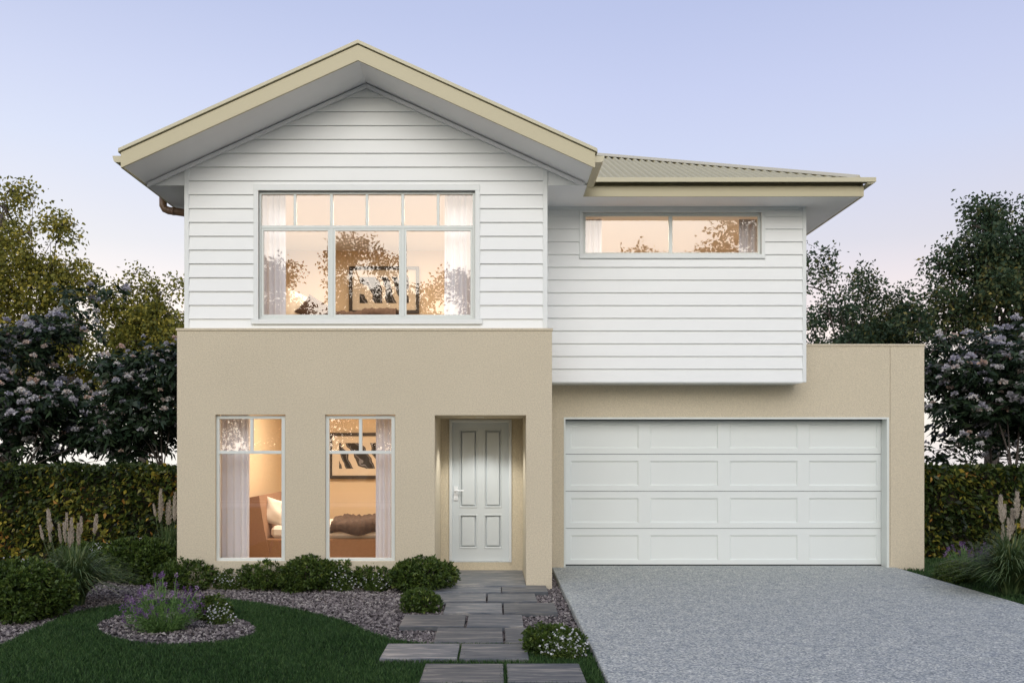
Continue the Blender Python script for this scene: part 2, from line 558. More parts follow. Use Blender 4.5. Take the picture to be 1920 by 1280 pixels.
ISL_C = GND(330, 1176, -.03)
isl = []
for k in range(40):
    t = 2 * math.pi * k / 40
    px = 330 + 148 * math.cos(t) + 6 * math.sin(3 * t); py = 1176 + 30 * math.sin(t)
    isl.append(GND(px, py, -.03))
sheet('island_bed', isl, -.045, bed_m)

# pavers: rows of the stepping path in photo pixels (left, right, gap, top, bottom)
PAVERS = []
def row(yt, yb, xs):
    """xs: list of (x_left_bottom, x_right_bottom) in photo px on the row's bottom edge"""
    z = -.012
    Y1 = (EYE - z) * F / (yt - CY); Y0 = (EYE - z) * F / (yb - CY)
    for a, b in xs:
        PAVERS.append((PX(a, Y0), PX(b, Y0), Y0, Y1))
row(1094, 1109, [(800, 940), (941.5, 1028)])
row(1111.5, 1126, [(815, 911), (914, 1007)])
row(1129, 1147, [(831, 942), (945, 1046)])
row(1151, 1173, [(748, 870), (875, 982)])
row(1176, 1203, [(812, 943), (948, 1075)])
row(1206, 1234.5, [(711, 857), (861, 992)])
row(1242.5, 1278, [(786, 945), (952, 1100)])
PLAB = ['slate grey paver left of two, touching the porch step', 'slate grey paver right of two, running to the tan porch pillar',
        'paver beside the small round shrub, second row from the porch', 'short paver right end of the second row from the porch',
        'paver left of two in the third row from the porch', 'paver in the third row reaching out to gravel by the driveway',
        'dark grey paver jutting left into the gravel below the small round shrub', 'paver right of two in the fourth row from the porch, gravel at its end',
        'paver left of two in the last gravel row before the lawn', 'paver half hidden behind the white flowered shrub',
        'pale paver sticking out left over the lawn edge', 'grey paver in the lawn beside the white flowered shrub',
        'lowest paver left of the grass joint at the photo bottom', 'lowest paver right of the grass joint near the driveway']
for (a, b, y0, y1), lab in zip(PAVERS, PLAB):
    mb = MB(); mb.box(-(b - a) / 2, (b - a) / 2, -(y1 - y0) / 2, (y1 - y0) / 2, -.05, 0, bev=.006)
    o = mb.build('paver', M['paver']); o.location = ((a + b) / 2, (y0 + y1) / 2, -.012 + random.uniform(-.003, .003))
    o.rotation_euler.z = random.uniform(-.004, .004)
    tag(o, lab, 'paver', 'stepping stone pavers of the front path')
mb = MB(); mb.box(-.777, .42, 11.86, 13.45, -.06, .0, bev=.006)
o = mb.build('porch_floor', M['paver']); o['kind'] = 'structure'


# ------------------------------------------------------------------ chips and grass blades
def chips(name, pts, size, m, z, kind='stuff'):
    n = len(pts)
    base = np.array([(1, 0, 0), (-.5, .87, 0), (-.5, -.87, 0), (0, 0, .75), (0, 0, -.4)])
    faces = np.array([(0, 1, 3), (1, 2, 3), (2, 0, 3)])
    s = size * RNG.uniform(.55, 1.35, (n, 1, 1))
    V = base[None] * s * RNG.uniform(.6, 1.3, (n, 5, 1))
    a = RNG.uniform(0, 6.28, n); ca, sa = np.cos(a), np.sin(a)
    x = V[:, :, 0] * ca[:, None] - V[:, :, 1] * sa[:, None]; y = V[:, :, 0] * sa[:, None] + V[:, :, 1] * ca[:, None]
    tx = RNG.normal(0, .35, (n, 1)); ty = RNG.normal(0, .35, (n, 1))
    zz = V[:, :, 2] + tx * x + ty * y
    P = np.stack([x + pts[:, 0:1], y + pts[:, 1:2], zz + z + RNG.uniform(0, .012, (n, 1))], -1)
    T = P[:, faces].reshape(-1, 3)
    tint = np.repeat(RNG.random(n), 3)
    o = link_poly(name, T, 3, m, tint=tint)
    o['kind'] = kind
    return o


M['chip'] = leaf_mat('purple_grey_gravel', [(0, (.040, .034, .035)), (.5, (.165, .143, .142)), (.85, (.26, .23, .22)), (1, (.38, .35, .32))], rough=.9, trans=0, spec=.2)


def scatter(n, x0, x1, y0, y1, ok):
    x = RNG.uniform(x0, x1, n); y = RNG.uniform(y0, y1, n)
    k = ok(x, y)
    return np.stack([x[k], y[k]], -1)


def on_paver(x, y, pad=0.0):
    c = np.zeros(x.shape, bool)
    for a, b, y0, y1 in PAVERS:
        c |= (x > a - pad) & (x < b + pad) & (y > y0 - pad) & (y < y1 + pad)
    c |= (x > -.777) & (x < .42) & (y > 11.86) & (y < 13.45)
    return c


pts = scatter(90000, -7.4, .86, 6.8, 14.8, lambda x, y: ~inside(LAWN, x, y) & ~on_paver(x, y) & ~((x > -4.15) & (y > 12) & (x < .76)))
chips('gravel', pts, .022, M['chip'], -.07)
pts = scatter(9000, -5, -2, 8, 11, lambda x, y: inside(isl, x, y))
chips('island_gravel', pts, .021, M['chip'], -.04)


def blades(name, pts, h, w, m, z, lean=.45):
    n = len(pts)
    a = RNG.uniform(0, 6.28, n)
    hh = h * RNG.uniform(.55, 1.25, n)
    lx = np.cos(a) * hh * RNG.uniform(.05, lean * 1.6, n); ly = np.sin(a) * hh * RNG.uniform(.05, lean * 1.6, n)
    b = RNG.uniform(0, 6.28, n); wx = np.cos(b) * w / 2; wy = np.sin(b) * w / 2
    x, y = pts[:, 0], pts[:, 1]; z0 = np.full(n, z)
    V = np.stack([np.stack([x - wx, y - wy, z0], -1), np.stack([x + wx, y + wy, z0], -1),
                  np.stack([x + lx * .4 + wx * .8, y + ly * .4 + wy * .8, z0 + hh * .6], -1), np.stack([x + lx, y + ly, z0 + hh], -1),
                  np.stack([x + lx * .4 - wx * .8, y + ly * .4 - wy * .8, z0 + hh * .6], -1)], 1)
    patch = .5 + .25 * np.sin(x * 2.1 + 1.3 * np.sin(y * 1.7)) * np.sin(y * 2.6 + x)
    o = link_poly(name, V.reshape(-1, 3), 5, m, tint=np.clip(RNG.normal(.46, .27, n) + (patch - .5) * .35, 0, 1))
    o['kind'] = 'stuff'
    return o


not_isl = lambda x, y: ~inside(isl, x, y)
pts = scatter(300000, -4.7, .88, 5.4, 11.3, lambda x, y: inside(LAWN, x, y) & not_isl(x, y) & ~on_paver(x, y, -.008))
blades('grass', pts, .05, .0065, M['grass'], -.06)
pts = scatter(60000, 6.06, 9.6, 8.5, 15.2, lambda x, y: ~((x < 6.49) & (y > 13.74)))
blades('side_grass', pts, .06, .008, M['grass'], -.06)

# ================================================================== HOUSE
house = empty('house', (0, 12, 0), 'two storey house with white weatherboards above tan render and a double garage', 'house')
HP = {}
def hpart(mb, name, m, smooth=False, parent=None):
    """build a part of the house; geometry is in world coordinates, the house empty is offset"""
    o = mb.build(name, m, None, smooth)
    o.parent = house if parent is None else parent
    if parent is None:
        o.matrix_parent_inverse.identity(); o.location = (0, -12, 0)
    return o

Y0, Y1, Y2, YG, YP = 12.0, 12.2, 13.31, 13.76, 13.45
XL, XR = PX(332, Y0), PX(1035, Y0)
ZPAR = PZ(620, Y0)
WA = (PX(403.7, Y0), PX(535, Y0), PZ(1051.7, Y0), PZ(777, Y0))
WB = (PX(609.5, Y0), PX(741, Y0), PZ(1051.7, Y0), PZ(777, Y0))
POR = (PX(815, Y0), PX(986.5, Y0), -1, PZ(778, Y0))

# lower rendered block with the two tall windows and the porch opening
w = MB()
w.holes(XL, XR, -.15, ZPAR, Y0, Y0 + .20, [WA, WB, POR])
w.box(XL, XL + .2, Y0 + .2, 22, -.15, ZPAR)                         # left side wall
w.box(XR - .2, XR, Y0 + .2, YG, -.15, ZPAR)                         # return to the garage
xpl = POR[0]; xpr = POR[1]
w.box(xpl - .12, xpl, Y0 + .2, YP, -.15, ZPAR - .3)                 # porch side walls
w.box(xpr, XR - .2, Y0 + .2, YP, -.15, ZPAR - .3)
w.box(xpl, xpr, Y0 + .2, YP, POR[3] + .002, POR[3] + .1)            # porch ceiling
DX0, DX1 = PX(842.4, YP), PX(959.2, YP)
DZ0, DZ1 = PZ(1053, YP), PZ(786.4, YP)
w.holes(xpl - .1, XR - .05, -.15, ZPAR - .3, YP, YP + .15, [(DX0, DX1, DZ0, DZ1)])
hpart(w, 'rendered_wall', M['render'])
w = MB()
zc = PZ(615, Y0 - .012)
w.box(XL - .014, XR + .012, Y0 - .012, Y1 + .05, ZPAR, zc, bev=.004)
w.box(XL - .014, XL + .2, Y1 + .05, 22, ZPAR, zc)
w.box(.715, XR + .012, Y1 + .05, YG, ZPAR, zc)
hpart(w, 'parapet_capping', M['render'])

# recessed downlight in the porch ceiling
PCX, PCY, PCZ = (DX0 + DX1) / 2, 12.78, POR[3] + .002
dl = MB()
ring = 20
for k in range(ring):
    a0, a1 = 2 * math.pi * k / ring, 2 * math.pi * (k + 1) / ring
    c0, s0, c1, s1 = math.cos(a0), math.sin(a0), math.cos(a1), math.sin(a1)
    for (ra, za), (rb, zb2) in (((.062, 0.0), (.060, -.006)), ((.060, -.006), (.048, -.006)), ((.048, -.006), (.044, .0))):
        dl.poly([(PCX + ra * c0, PCY + ra * s0, PCZ + za), (PCX + ra * c1, PCY + ra * s1, PCZ + za), (PCX + rb * c1, PCY + rb * s1, PCZ + zb2), (PCX + rb * c0, PCY + rb * s0, PCZ + zb2)])
dlo = hpart(dl, 'downlight', M['trim'])
ld = bpy.data.lights.new('porch_light', 'SPOT')
ld.energy = 64; ld.spot_size = R(114); ld.spot_blend = .45; ld.shadow_soft_size = .04; ld.color = (.98, .98, .96)
lo = bpy.data.objects.new('porch_light', ld); C.objects.link(lo); lo.location = (PCX, PCY, PCZ - .012)

# garage wall
GX0, GX1, GZT = PX(1057, YG), PX(1667, YG), PZ(782, YG)
GXR = PX(1733, YG)
ZG = PZ(649, YG)
w = MB()
XJ = PX(1669, YG)
w.holes(XR - .05, XJ - .003, -.15, ZG, YG, YG + .24, [(GX0, GX1, -1, GZT)])
w.holes(XJ + .003, GXR, -.15, ZG, YG, YG + .24, [])
w.box(XJ - .004, XJ + .004, YG + .012, YG + .2, -.1, ZG - .002)
w.box(GXR - .24, GXR, YG + .24, 20, -.15, ZG)
hpart(w, 'garage_wall', M['render'])
w = MB()
zgc = PZ(644.5, YG - .012)
w.box(PX(1490, YG), GXR + .012, YG - .012, YG + .25, ZG, zgc, bev=.004)
w.box(GXR - .25, GXR + .012, YG + .25, 20, ZG, zgc)
w.box(4.6, GXR - .25, YG + .25, 20, ZG - .15, ZG - .1)
hpart(w, 'garage_capping', M['render'])

# garage door
YD = YG + .21
gd = MB()
gx0, gx1 = GX0 + .02, GX1 - .012
rows = [(789, 851, 795, 840), (851, 920.5, 864, 910), (920.5, 990, 933.5, 979.5), (990, 1060.5, 1003, 1049)]
cols = [(1070, 1197), (1219, 1346), (1368.5, 1495), (1517, 1644)]
for ri, (a, b, pa, pb) in enumerate(rows):
    zt = PZ(a, YD) - (.004 if ri else -.05); zb = PZ(b, YD) + (.004 if ri < 3 else .026)
    pans = [(PX(c, YD), PX(d, YD), PZ(pb, YD), PZ(pa, YD)) for c, d in cols]
    gd.holes(gx0, gx1, zb, zt, YD, YD + .04, pans)
    for p in pans:
        gd.panel(*p, YD, [(.005, .012), (.013, .017), (.022, .019)])
go = hpart(gd, 'garage_door', M['garage'])
s = MB(); s.box(gx0 + .01, gx1 - .01, YD + .045, YD + .05, -.02, GZT)
hpart(s, 'door_backing', M['dark'], parent=go)
s = MB(); s.box(GX0 + .03, GX1 - .036, YD - .05, YD - .002, PZ(788.6, YD), GZT - .02)
hpart(s, 'top_gap_shade', M['dark'], parent=go)  # dark strip painting the shade of the gap above the door
s = MB(); s.box(PX(1655.2, YD), PX(1658, YD), YD - .012, YD + .03, .0, GZT - .03)
hpart(s, 'side_gap_shade', M['dark'], parent=go)  # dark strip standing in for shade in the right-hand jamb gap
s = MB(); s.box(gx0, gx1, YD + .006, YD + .03, .001, PZ(1060.5, YD) + .024)
hpart(s, 'bottom_seal', M['dark'], parent=go)
j = MB()
j.box(GX0, GX0 + .028, YG - .006, YG + .2, -.005, GZT, bev=.003)
j.box(GX1 - .035, GX1, YG - .006, YG + .2, -.005, GZT, bev=.003)
j.box(GX0 + .028, GX1 - .035, YG - .006, YG + .14, GZT - .03, GZT, bev=.003)
hpart(j, 'door_jamb', M['frame'], parent=go)

# front door
YL = YP + .07
d = MB()
lx0, lx1, lz0, lz1 = PX(848, YL), PX(954, YL), PZ(1051, YL), PZ(791, YL)
def dpx(zx, zy): return PX(820 + zx * .2579, YL), PZ(770 + zy * .2579, YL)
pans = []
for xa, xb in ((160, 291), (340, 469)):
    for ya, yb in ((135, 702), (752, 997)):
        x_a, z_t = dpx(xa, ya); x_b, z_b = dpx(xb, yb)
        pans.append((x_a, x_b, z_b, z_t))
d.holes(lx0, lx1, lz0, lz1, YL, YL + .04, pans)
for p in pans:
    d.panel(*p, YL, [(.006, -.010), (.020, -.006), (.022, .040), (.037, .040), (.039, .003), (.05, .001)])
do = hpart(d, 'front_door', M['door'])
f = MB()
f.box(DX0, lx0 + .002, YP - .022, YP + .11, DZ0, DZ1, bev=.003)
f.box(lx1 - .002, DX1, YP - .022, YP + .11, DZ0, DZ1, bev=.003)
f.box(lx0 + .002, lx1 - .002, YP - .022, YP + .11, lz1 - .004, DZ1, bev=.003)
f.box(lx0 + .002, lx1 - .002, YP - .005, YP + .09, DZ0, lz0 - .004)
hpart(f, 'door_frame', M['door_frame'], parent=do)
h = MB()
hx0, hz1 = dpx(118, 548); hx1, hz0 = dpx(150, 650)
h.box(hx0, hx1, YL - .014, YL, hz0, hz1, bev=.003)
hy, hzc = YL - .05, dpx(0, 579)[1]
h.tube([(hx0 + .028, YL - .01, hzc), (hx0 + .028, hy, hzc)], .011, 10)
h.tube([(hx0 + .02, hy, hzc), (dpx(192, 0)[0], hy, hzc)], .010, 10)
h.tube([((hx0 + hx1) / 2, YL - .012, hz0 + .035), ((hx0 + hx1) / 2, YL - .018, hz0 + .035)], .009, 10)
hpart(h, 'door_handle', M['chrome'], parent=do)


# ---------------------------------------------------------------- weatherboards
def board(mb, xl0, xr0, xl1, xr1, z0, z1, y, lip=.024, th=.002):
    """one lapped board: bottom edge proud by lip"""
    a = (xl0, y - lip, z0); b = (xr0, y - lip, z0); c = (xr1, y - th, z1); dd = (xl1, y - th, z1)
    mb.poly([a, b, c, dd])
    mb.poly([(xl0, y, z0), (xr0, y, z0), b, a])
    mb.poly([(xl0, y, z0), a, dd, (xl1, y, z1)])
    mb.poly([b, (xr0, y, z0), (xr1, y, z1), c])


GCX, GS = -1.70, .4535
SOF = 6.632                      # raked soffit apex height
CLX0, CLX1 = PX(348, Y1), PX(1025, Y1)
W1 = (PX(485, Y1), PX(891, Y1), PZ(599, Y1), PZ(358, Y1))           # opening
A1 = (PX(476, Y1), PX(900, Y1), PZ(608, Y1), PZ(346.5, Y1))         # architrave outer
w = MB()
z = PZ(598, Y1) - .184 * 2
x_in0, x_in1 = CLX0 + .05, CLX1 - .05
while z < SOF - .1:
    z1 = z + .184
    def ext(zz):
        h = (SOF - .005 - zz) / GS
        return max(x_in0, GCX - h), min(x_in1, GCX + h)
    zt = min(z1, SOF - .02)
    if z1 > A1[2] and z < A1[3]:
        for za, zb2, l, r in ((z, zt, None, A1[0]), (z, zt, A1[1], None)):
            e0 = ext(za); e1 = ext(zb2)
            board(w, e0[0] if l is None else l, e0[1] if r is None else r, e1[0] if l is None else l, e1[1] if r is None else r, za, zb2, Y1)
        if z < A1[2] - .01: board(w, A1[0], A1[1], A1[0], A1[1], z, A1[2], Y1)
        if z1 > A1[3] + .01: board(w, A1[0], A1[1], A1[0], A1[1], A1[3], zt, Y1, lip=.01)
    else:
        e0 = ext(z); e1 = ext(zt)
        board(w, e0[0], e0[1], e1[0], e1[1], z, zt, Y1)
    z = z1
# strips between boards and architrave
zb_ = PZ(598, Y1)
hpart(w, 'front_weatherboards', M['white'])
bk = MB()
def gz(x): return SOF - GS * abs(x - GCX)
# backing wall behind the boards, with the window opening
bk.holes(CLX0 + .002, CLX1 - .002, 3.0, gz(CLX0) - .003, Y1, Y1 + .12, [W1])
bk.prism([(CLX0 + .002, Y1, gz(CLX0) - .003), (CLX1 - .002, Y1, gz(CLX0) - .003), (GCX, Y1, SOF - .003)], (0, .12, 0))
bk.box(CLX0 + .002, CLX0 + .12, Y1 + .12, 22, 3.0, 5.29)            # left side wall
bk.box(CLX1 - .12, CLX1 - .002, Y1 + .12, Y2 + .1, 2.9, 5.29)       # right return
hpart(bk, 'upper_wall', M['white'])
# side boards on the left return
sb = MB()
z = 3.4
while z < 5.28:
    sb.box(CLX0 - .006, CLX0 + .0015, Y1 + .05, 22, z + .004, min(z + .18, 5.29))
    z += .184
hpart(sb, 'side_weatherboards', M['white'])
t = MB()
t.box(CLX1 - .052, CLX1 + .010, Y1 - .026, Y1 + .048, 3.2, gz(CLX0) - .02, bev=.003)
hpart(t, 'corner_trim', M['trim'])
t = MB()
t.box(CLX0 - .010, CLX0 + .052, Y1 - .026, Y1 + .048, 3.2, gz(CLX0) - .02, bev=.003)
hpart(t, 'corner_trim', M['trim'])
# raked quad mould under the gable soffit
t = MB()
EX = 2.965
for sgn in (-1, 1):
    a = EX - .06
    p = [(GCX, SOF - .004), (GCX + sgn * a, SOF - .004 - GS * a), (GCX + sgn * a, SOF - .058 - GS * a), (GCX, SOF - .058)]
    t.prism([(x, Y1 - .05, zz) for x, zz in p], (0, .03, 0))
hpart(t, 'soffit_mould', M['soffit'])

# right wing boards
RX1 = PX(1510, Y2); RZ0 = PZ(716, Y2)
W2 = (PX(1093, Y2), PX(1427, Y2), PZ(477.5, Y2), PZ(399, Y2))
A2 = (PX(1086, Y2), PX(1434, Y2), PZ(485, Y2), PZ(391, Y2))
w = MB()
z = RZ0
first = True
zl = [RZ0] + [PZ(691.5, Y2) + .1848 * k for k in range(14)]
for k in range(len(zl) - 1):
    z0, z1 = zl[k], min(zl[k + 1], 5.295)
    if z0 > 5.28: break
    x0, x1 = CLX1 - .1, RX1 - .045
    if z1 > A2[2] and z0 < A2[3]:
        board(w, x0, A2[0], x0, A2[0], z0, z1, Y2); board(w, A2[1], x1, A2[1], x1, z0, z1, Y2)
        if z0 < A2[2] - .01: board(w, A2[0], A2[1], A2[0], A2[1], z0, A2[2], Y2)
        if z1 > A2[3] + .01: board(w, A2[0], A2[1], A2[0], A2[1], A2[3], z1, Y2, lip=.008)
    else:
        board(w, x0, x1, x0, x1, z0, z1, Y2)
hpart(w, 'wing_weatherboards', M['white'])
w = MB()
w.holes(CLX1 - .1, RX1 - .002, RZ0 + .002, 5.3, Y2, Y2 + .12, [W2])
w.box(RX1 - .12, RX1 - .002, Y2 + .12, 20, 2.8, 5.3)
w.box(XR - .1, RX1 - .002, Y2 + .12, YG + .3, RZ0 + .002, RZ0 + .06)
hpart(w, 'wing_wall', M['white'])
t = MB()
t.box(RX1 - .047, RX1 + .008, Y2 - .024, Y2 + .05, RZ0 - .004, 5.297, bev=.003)
t.box(CLX1, RX1 - .047, Y2 - .02, Y2 + .45, RZ0 - .012, RZ0 - .002)
t.box(CLX1 + .012, RX1 - .1, Y2 - .045, Y2 - .004, 5.255, 5.299)          # quad under the eave
hpart(t, 'wing_trim', M['trim'])


# ---------------------------------------------------------------- windows
def window(name, bars, glass_rect, yf, depth, arch=None, label=None):
    """bars: list of (x0,x1,z0,z1,dy_front,depth)"""
    fb = MB()
    for b in bars:
        fb.box(b[0], b[1], yf + b[4], yf + b[4] + b[5], b[2], b[3], bev=.003)
    wo = hpart(fb, 'window', M['frame'])
    g = MB()
    for (x0, x1, z0, z1) in glass_rect:
        yy = yf + depth * .5
        g.poly([(x0, yy, z0), (x1, yy, z0), (x1, yy, z1), (x0, yy, z1)])
    hpart(g, 'pane', M['glass'], parent=wo)
    if arch:
        a = MB()
        for b in arch: a.box(*b, bev=.003)
        hpart(a, 'architrave', M['trim'], parent=wo)
    if label: wo['label'] = label
    return wo


# upper gable window
yf = Y1 + .035
def bx(a, b, c, d, dy=0.0, dep=.06):   # px left,right,top,bottom
    return (PX(a, yf), PX(b, yf), PZ(d, yf), PZ(c, yf), dy, dep)
bars = [bx(485, 490, 358, 600), bx(886, 892, 358, 600), bx(490, 886, 358, 364.5), bx(490, 886, 593.5, 600), bx(490, 886, 422.5, 428, .004)]
for c in (552.8, 688, 821.5): bars.append(bx(c - 2.6, c + 2.6, 364.5, 422.5, .004, .05))
for c in (621.5, 755): bars.append(bx(c - 2.8, c + 2.8, 364.5, 422.5, .002, .055)); bars.append(bx(c - 3, c + 3, 428, 593.5, .002, .055))
for a, b in ((490, 618.5), (624.5, 752), (758, 886)):
    bars += [bx(a, a + 4, 428, 593.5, .010, .035), bx(b - 4, b, 428, 593.5, .010, .035), bx(a + 4, b - 4, 428, 432.5, .010, .035), bx(a + 4, b - 4, 589.5, 593.5, .010, .035)]
gl = [(PX(489, yf), PX(887, yf), PZ(425, yf), PZ(360, yf)), (PX(489, yf), PX(887, yf), PZ(596, yf), PZ(425, yf))]
ya = Y1 - .028
arch = [(A1[0], W1[0], ya, Y1 + .03, W1[2], W1[3]), (W1[1], A1[1], ya, Y1 + .03, W1[2], W1[3]),
        (A1[0], A1[1], ya, Y1 + .03, W1[3], A1[3]), (A1[0] - .03, A1[1] + .03, ya - .016, Y1 + .03, A1[2], W1[2])]
window('w', bars, gl, yf, .06, arch, None)
# fill board strip directly above and below the architrave
# wing highlight window
yf = Y2 + .03
bars = [bx(1093, 1098, 399, 478), bx(1421.5, 1427, 399, 478), bx(1098, 1421.5, 399, 405.5), bx(1098, 1421.5, 473.5, 478), bx(1254, 1261, 405.5, 473.5, .003, .05)]
gl = [(PX(1096, yf), PX(1424, yf), PZ(476, yf), PZ(401, yf))]
ya = Y2 - .028
arch = [(A2[0], W2[0], ya, Y2 + .02, W2[2], W2[3]), (W2[1], A2[1], ya, Y2 + .02, W2[2], W2[3]),
        (A2[0], A2[1], ya, Y2 + .02, W2[3], A2[3]), (A2[0], A2[1], ya - .006, Y2 + .02, A2[2], W2[2])]
window('w', bars, gl, yf, .06, arch)
# tall lower windows
yf = Y0 + .05
for L, Rr, vx in ((403.7, 535, 471.6), (609.5, 741, 675.8)):
    L2 = L + .6; R2 = Rr - .3
    bars = [bx(L2, L2 + 7, 779, 1053), bx(R2 - 7, R2, 779, 1053), bx(L2 + 7, R2 - 7, 779, 785), bx(L2 + 7, R2 - 7, 1045.5, 1053),
            bx(L2 + 7, R2 - 7, 844.5, 850.5, -.004), bx(vx - 3, vx + 3, 785, 844.5, .004, .05)]
    gl = [(PX(L2 + 4, yf), PX(R2 - 4, yf), PZ(1048, yf), PZ(847, yf)), (PX(L2 + 4, yf), PX(R2 - 4, yf), PZ(847, yf), PZ(782, yf))]
    window('w', bars, gl, yf, .06)

# ---------------------------------------------------------------- gable roof
YF = 11.43
FT, FB = 6.822, 6.632
r = MB()
for sgn in (-1, 1):
    # roof sheet (thin prism), from the front edge back
    a = EX + .03
    p = [(GCX, FT + .045), (GCX + sgn * a, FT + .045 - GS * a), (GCX + sgn * a, FT + .012 - GS * a), (GCX, FT + .012)]
    r.prism([(x, YF - .012, zz) for x, zz in p], (0, 10.5, 0))
hpart(r, 'gable_roof', M['roof'])
r = MB()
for sgn in (-1, 1):
    a = EX
    p = [(GCX, FT), (GCX + sgn * a, FT - GS * a), (GCX + sgn * a, FB - GS * a), (GCX, FB)]
    r.prism([(x, YF, zz) for x, zz in p], (0, .03, 0))
hpart(r, 'barge_board', M['fascia'])
r = MB()
for sgn in (-1, 1):
    a = EX + .025
    p = [(GCX, FT + .058), (GCX + sgn * a, FT + .058 - GS * a), (GCX + sgn * a, FT + .016 - GS * a), (GCX, FT + .016)]
    r.prism([(x, YF - .022, zz) for x, zz in p], (0, .16, 0))
hpart(r, 'barge_capping', M['gutter'])
r = MB()
for sgn in (-1, 1):
    a = EX - .02
    p = [(GCX, SOF + .012), (GCX + sgn * a, SOF + .012 - GS * a), (GCX + sgn * a, SOF + .022 - GS * a), (GCX, SOF + .022)]
    r.prism([(x, YF + .03, zz) for x, zz in p], (0, Y1 - YF, 0))
# level eave soffits
r.box(GCX - EX + .02, CLX0 + .05, Y1 + .01, 22, 5.29, 5.30)
r.box(CLX1 - .05, GCX + EX - .02, Y1 + .01, 12.72, 5.29, 5.30)
r.box(CLX1 - .05, 5.13, 12.72, Y2 + .05, 5.293, 5.303)
r.box(RX1 - .05, 5.13, Y2 + .05, 20, 5.293, 5.303)
hpart(r, 'soffit', M['soffit'])
# boxed triangles closing the eave ends
for xc, xo in ((CLX0, GCX - EX + .03), (CLX1, GCX + EX - .03)):
    r = MB()
    pts3 = [(xc, Y1, 5.289), (xo, Y1, 5.289), (xo, Y1, gz(xo) + .005), (xc, Y1, gz(xc) + .005)]
    r.prism(pts3, (0, .01, 0))
    hpart(r, 'eave_end_panel', M['white'])
# side fascias
FTs, FBs = FT - GS * EX, FB - GS * EX
r = MB()
r.box(GCX - EX, GCX - EX + .022, YF + .03, 22, FBs, FTs)
hpart(r, 'fascia', M['fascia'])
r = MB()
r.box(GCX + EX - .022, GCX + EX, YF + .03, 12.72, FBs, FTs)
r.box(GCX + EX - .022, 5.14, 12.70, 12.722, 5.283, 5.425)
r.box(GCX + EX - .022, 5.118, 12.722, 12.80, 5.40, 5.425)
r.box(GCX + EX - .022, 5.118, 12.80, 12.822, 5.40, 5.50)
r.box(5.118, 5.14, 12.722, 20, 5.283, 5.49)
hpart(r, 'fascia', M['fascia'])


def gutter_profile(zb, zt):
    return [(0, zb), (.085, zb), (.108, zb + .012), (.124, zt - .012), (.124, zt), (.112, zt), (.108, zt - .01), (.092, zb + .014), (0, zb + .010)]


r = MB()
zb_, zt_ = 5.372, 5.452
pr = gutter_profile(zb_, zt_)
def profile_prism(mb, f, d):
    # two convex pieces: floor and face
    n = len(pr)
    mb.prism([f(a, b) for a, b in (pr[0], pr[1], pr[7], pr[8])], d)
    mb.prism([f(a, b) for a, b in (pr[1], pr[2], pr[3], pr[4], pr[5], pr[6], pr[7])], d)
xl, xr = GCX - EX, GCX + EX
for f, ln in ((lambda a, b: (xl - a, YF + .06, b), 10.4), (lambda a, b: (xr + a, YF + .06, b), 12.58 - YF - .06)):
    r = MB()
    profile_prism(r, f, (0, ln, 0))
    g_ = lambda a, b: (f(a, b)[0], YF + .05, b)       # end cap
    r.prism([g_(0, zb_), g_(.085, zb_), g_(.108, zb_ + .012), g_(.124, zt_ - .012), g_(.124, zt_), g_(0, zt_)], (0, .01, 0))
    hpart(r, 'gutter', M['gutter'])
r = MB()
pr = gutter_profile(5.428, 5.512)
r.box(xr + .004, 5.262, 12.576, 12.590, 5.448, 5.512, bev=.003)
r.box(xr + .004, 5.255, 12.590, 12.80, 5.484, 5.492)
profile_prism(r, lambda a, b: (5.14 + a, 12.592, b), (0, 7.4, 0))
hpart(r, 'gutter', M['gutter'])
dp = MB()
dp.tube([(-4.74, 13.1, 5.40), (-4.74, 13.1, 5.26), (-4.715, 13.1, 5.215), (-4.66, 13.1, 5.19), (-4.45, 13.12, 5.165), (-4.25, 13.14, 5.14), (-4.19, 13.14, 5.10), (-4.175, 13.14, 5.03), (-4.175, 13.14, 3.4)], .054, 14)
dp.tube([(-4.60, 13.1, 5.184), (-4.575, 13.1, 5.180)], .060, 14)
hpart(dp, 'downpipe', M['downpipe'], smooth=True)

# ---------------------------------------------------------------- hip roof of the wing (corrugated)
HX, HY, HZ, HS = 5.18, 12.64, 5.495, .42
r = MB()
pitch = .098
nsamp = 8
cols_ = []
x = HX - .02
xs_ = []
while x > -.4:
    xs_.append(x); x -= pitch / nsamp
for x in xs_:
    tmax = min(HX - x, 4.9)
    off = .028 * math.cos(2 * math.pi * x / pitch)
    cols_.append([(x, HY, HZ + off), (x, HY + tmax, HZ + HS * tmax + off)])
iv = len(r.v)
for c in cols_: r.v += c
for k in range(len(cols_) - 1):
    a = iv + 2 * k
    r.f.append((a, a + 2, a + 3, a + 1))
hpart(r, 'corrugated_roof', M['roof'], smooth=True)
r = MB()   # the other slopes, plain sheets
tt = 4.9
ax = HX - tt
r.poly([(HX, HY, HZ), (HX, 20, HZ), (HX - .0, 20, HZ), (ax, 20, HZ + HS * tt), (ax, HY + tt, HZ + HS * tt)])
r.poly([(ax, HY + tt, HZ + HS * tt), (ax, 20, HZ + HS * tt), (ax - tt, 20, HZ), (ax - tt + .0, HY + .0, HZ)])
r.poly([(ax, HY + tt, HZ + HS * tt - .02), (ax - tt, HY, HZ - .02), (-.4, HY, HZ - .02)])
hpart(r, 'rear_roof', M['roof'])
r = MB()   # hip capping
cap = []
n_ = 2
pA = Vector((HX - .09, HY + .09, HZ + HS * .09)); pB = Vector((HX - 4.9, HY + 4.9, HZ + HS * 4.9))
dirv = (pB - pA)
side = Vector((1, 1, 0)).normalized()
prof = [(-.16, -.028), (-.03, .028), (0, .045), (.03, .028), (.16, -.028)]
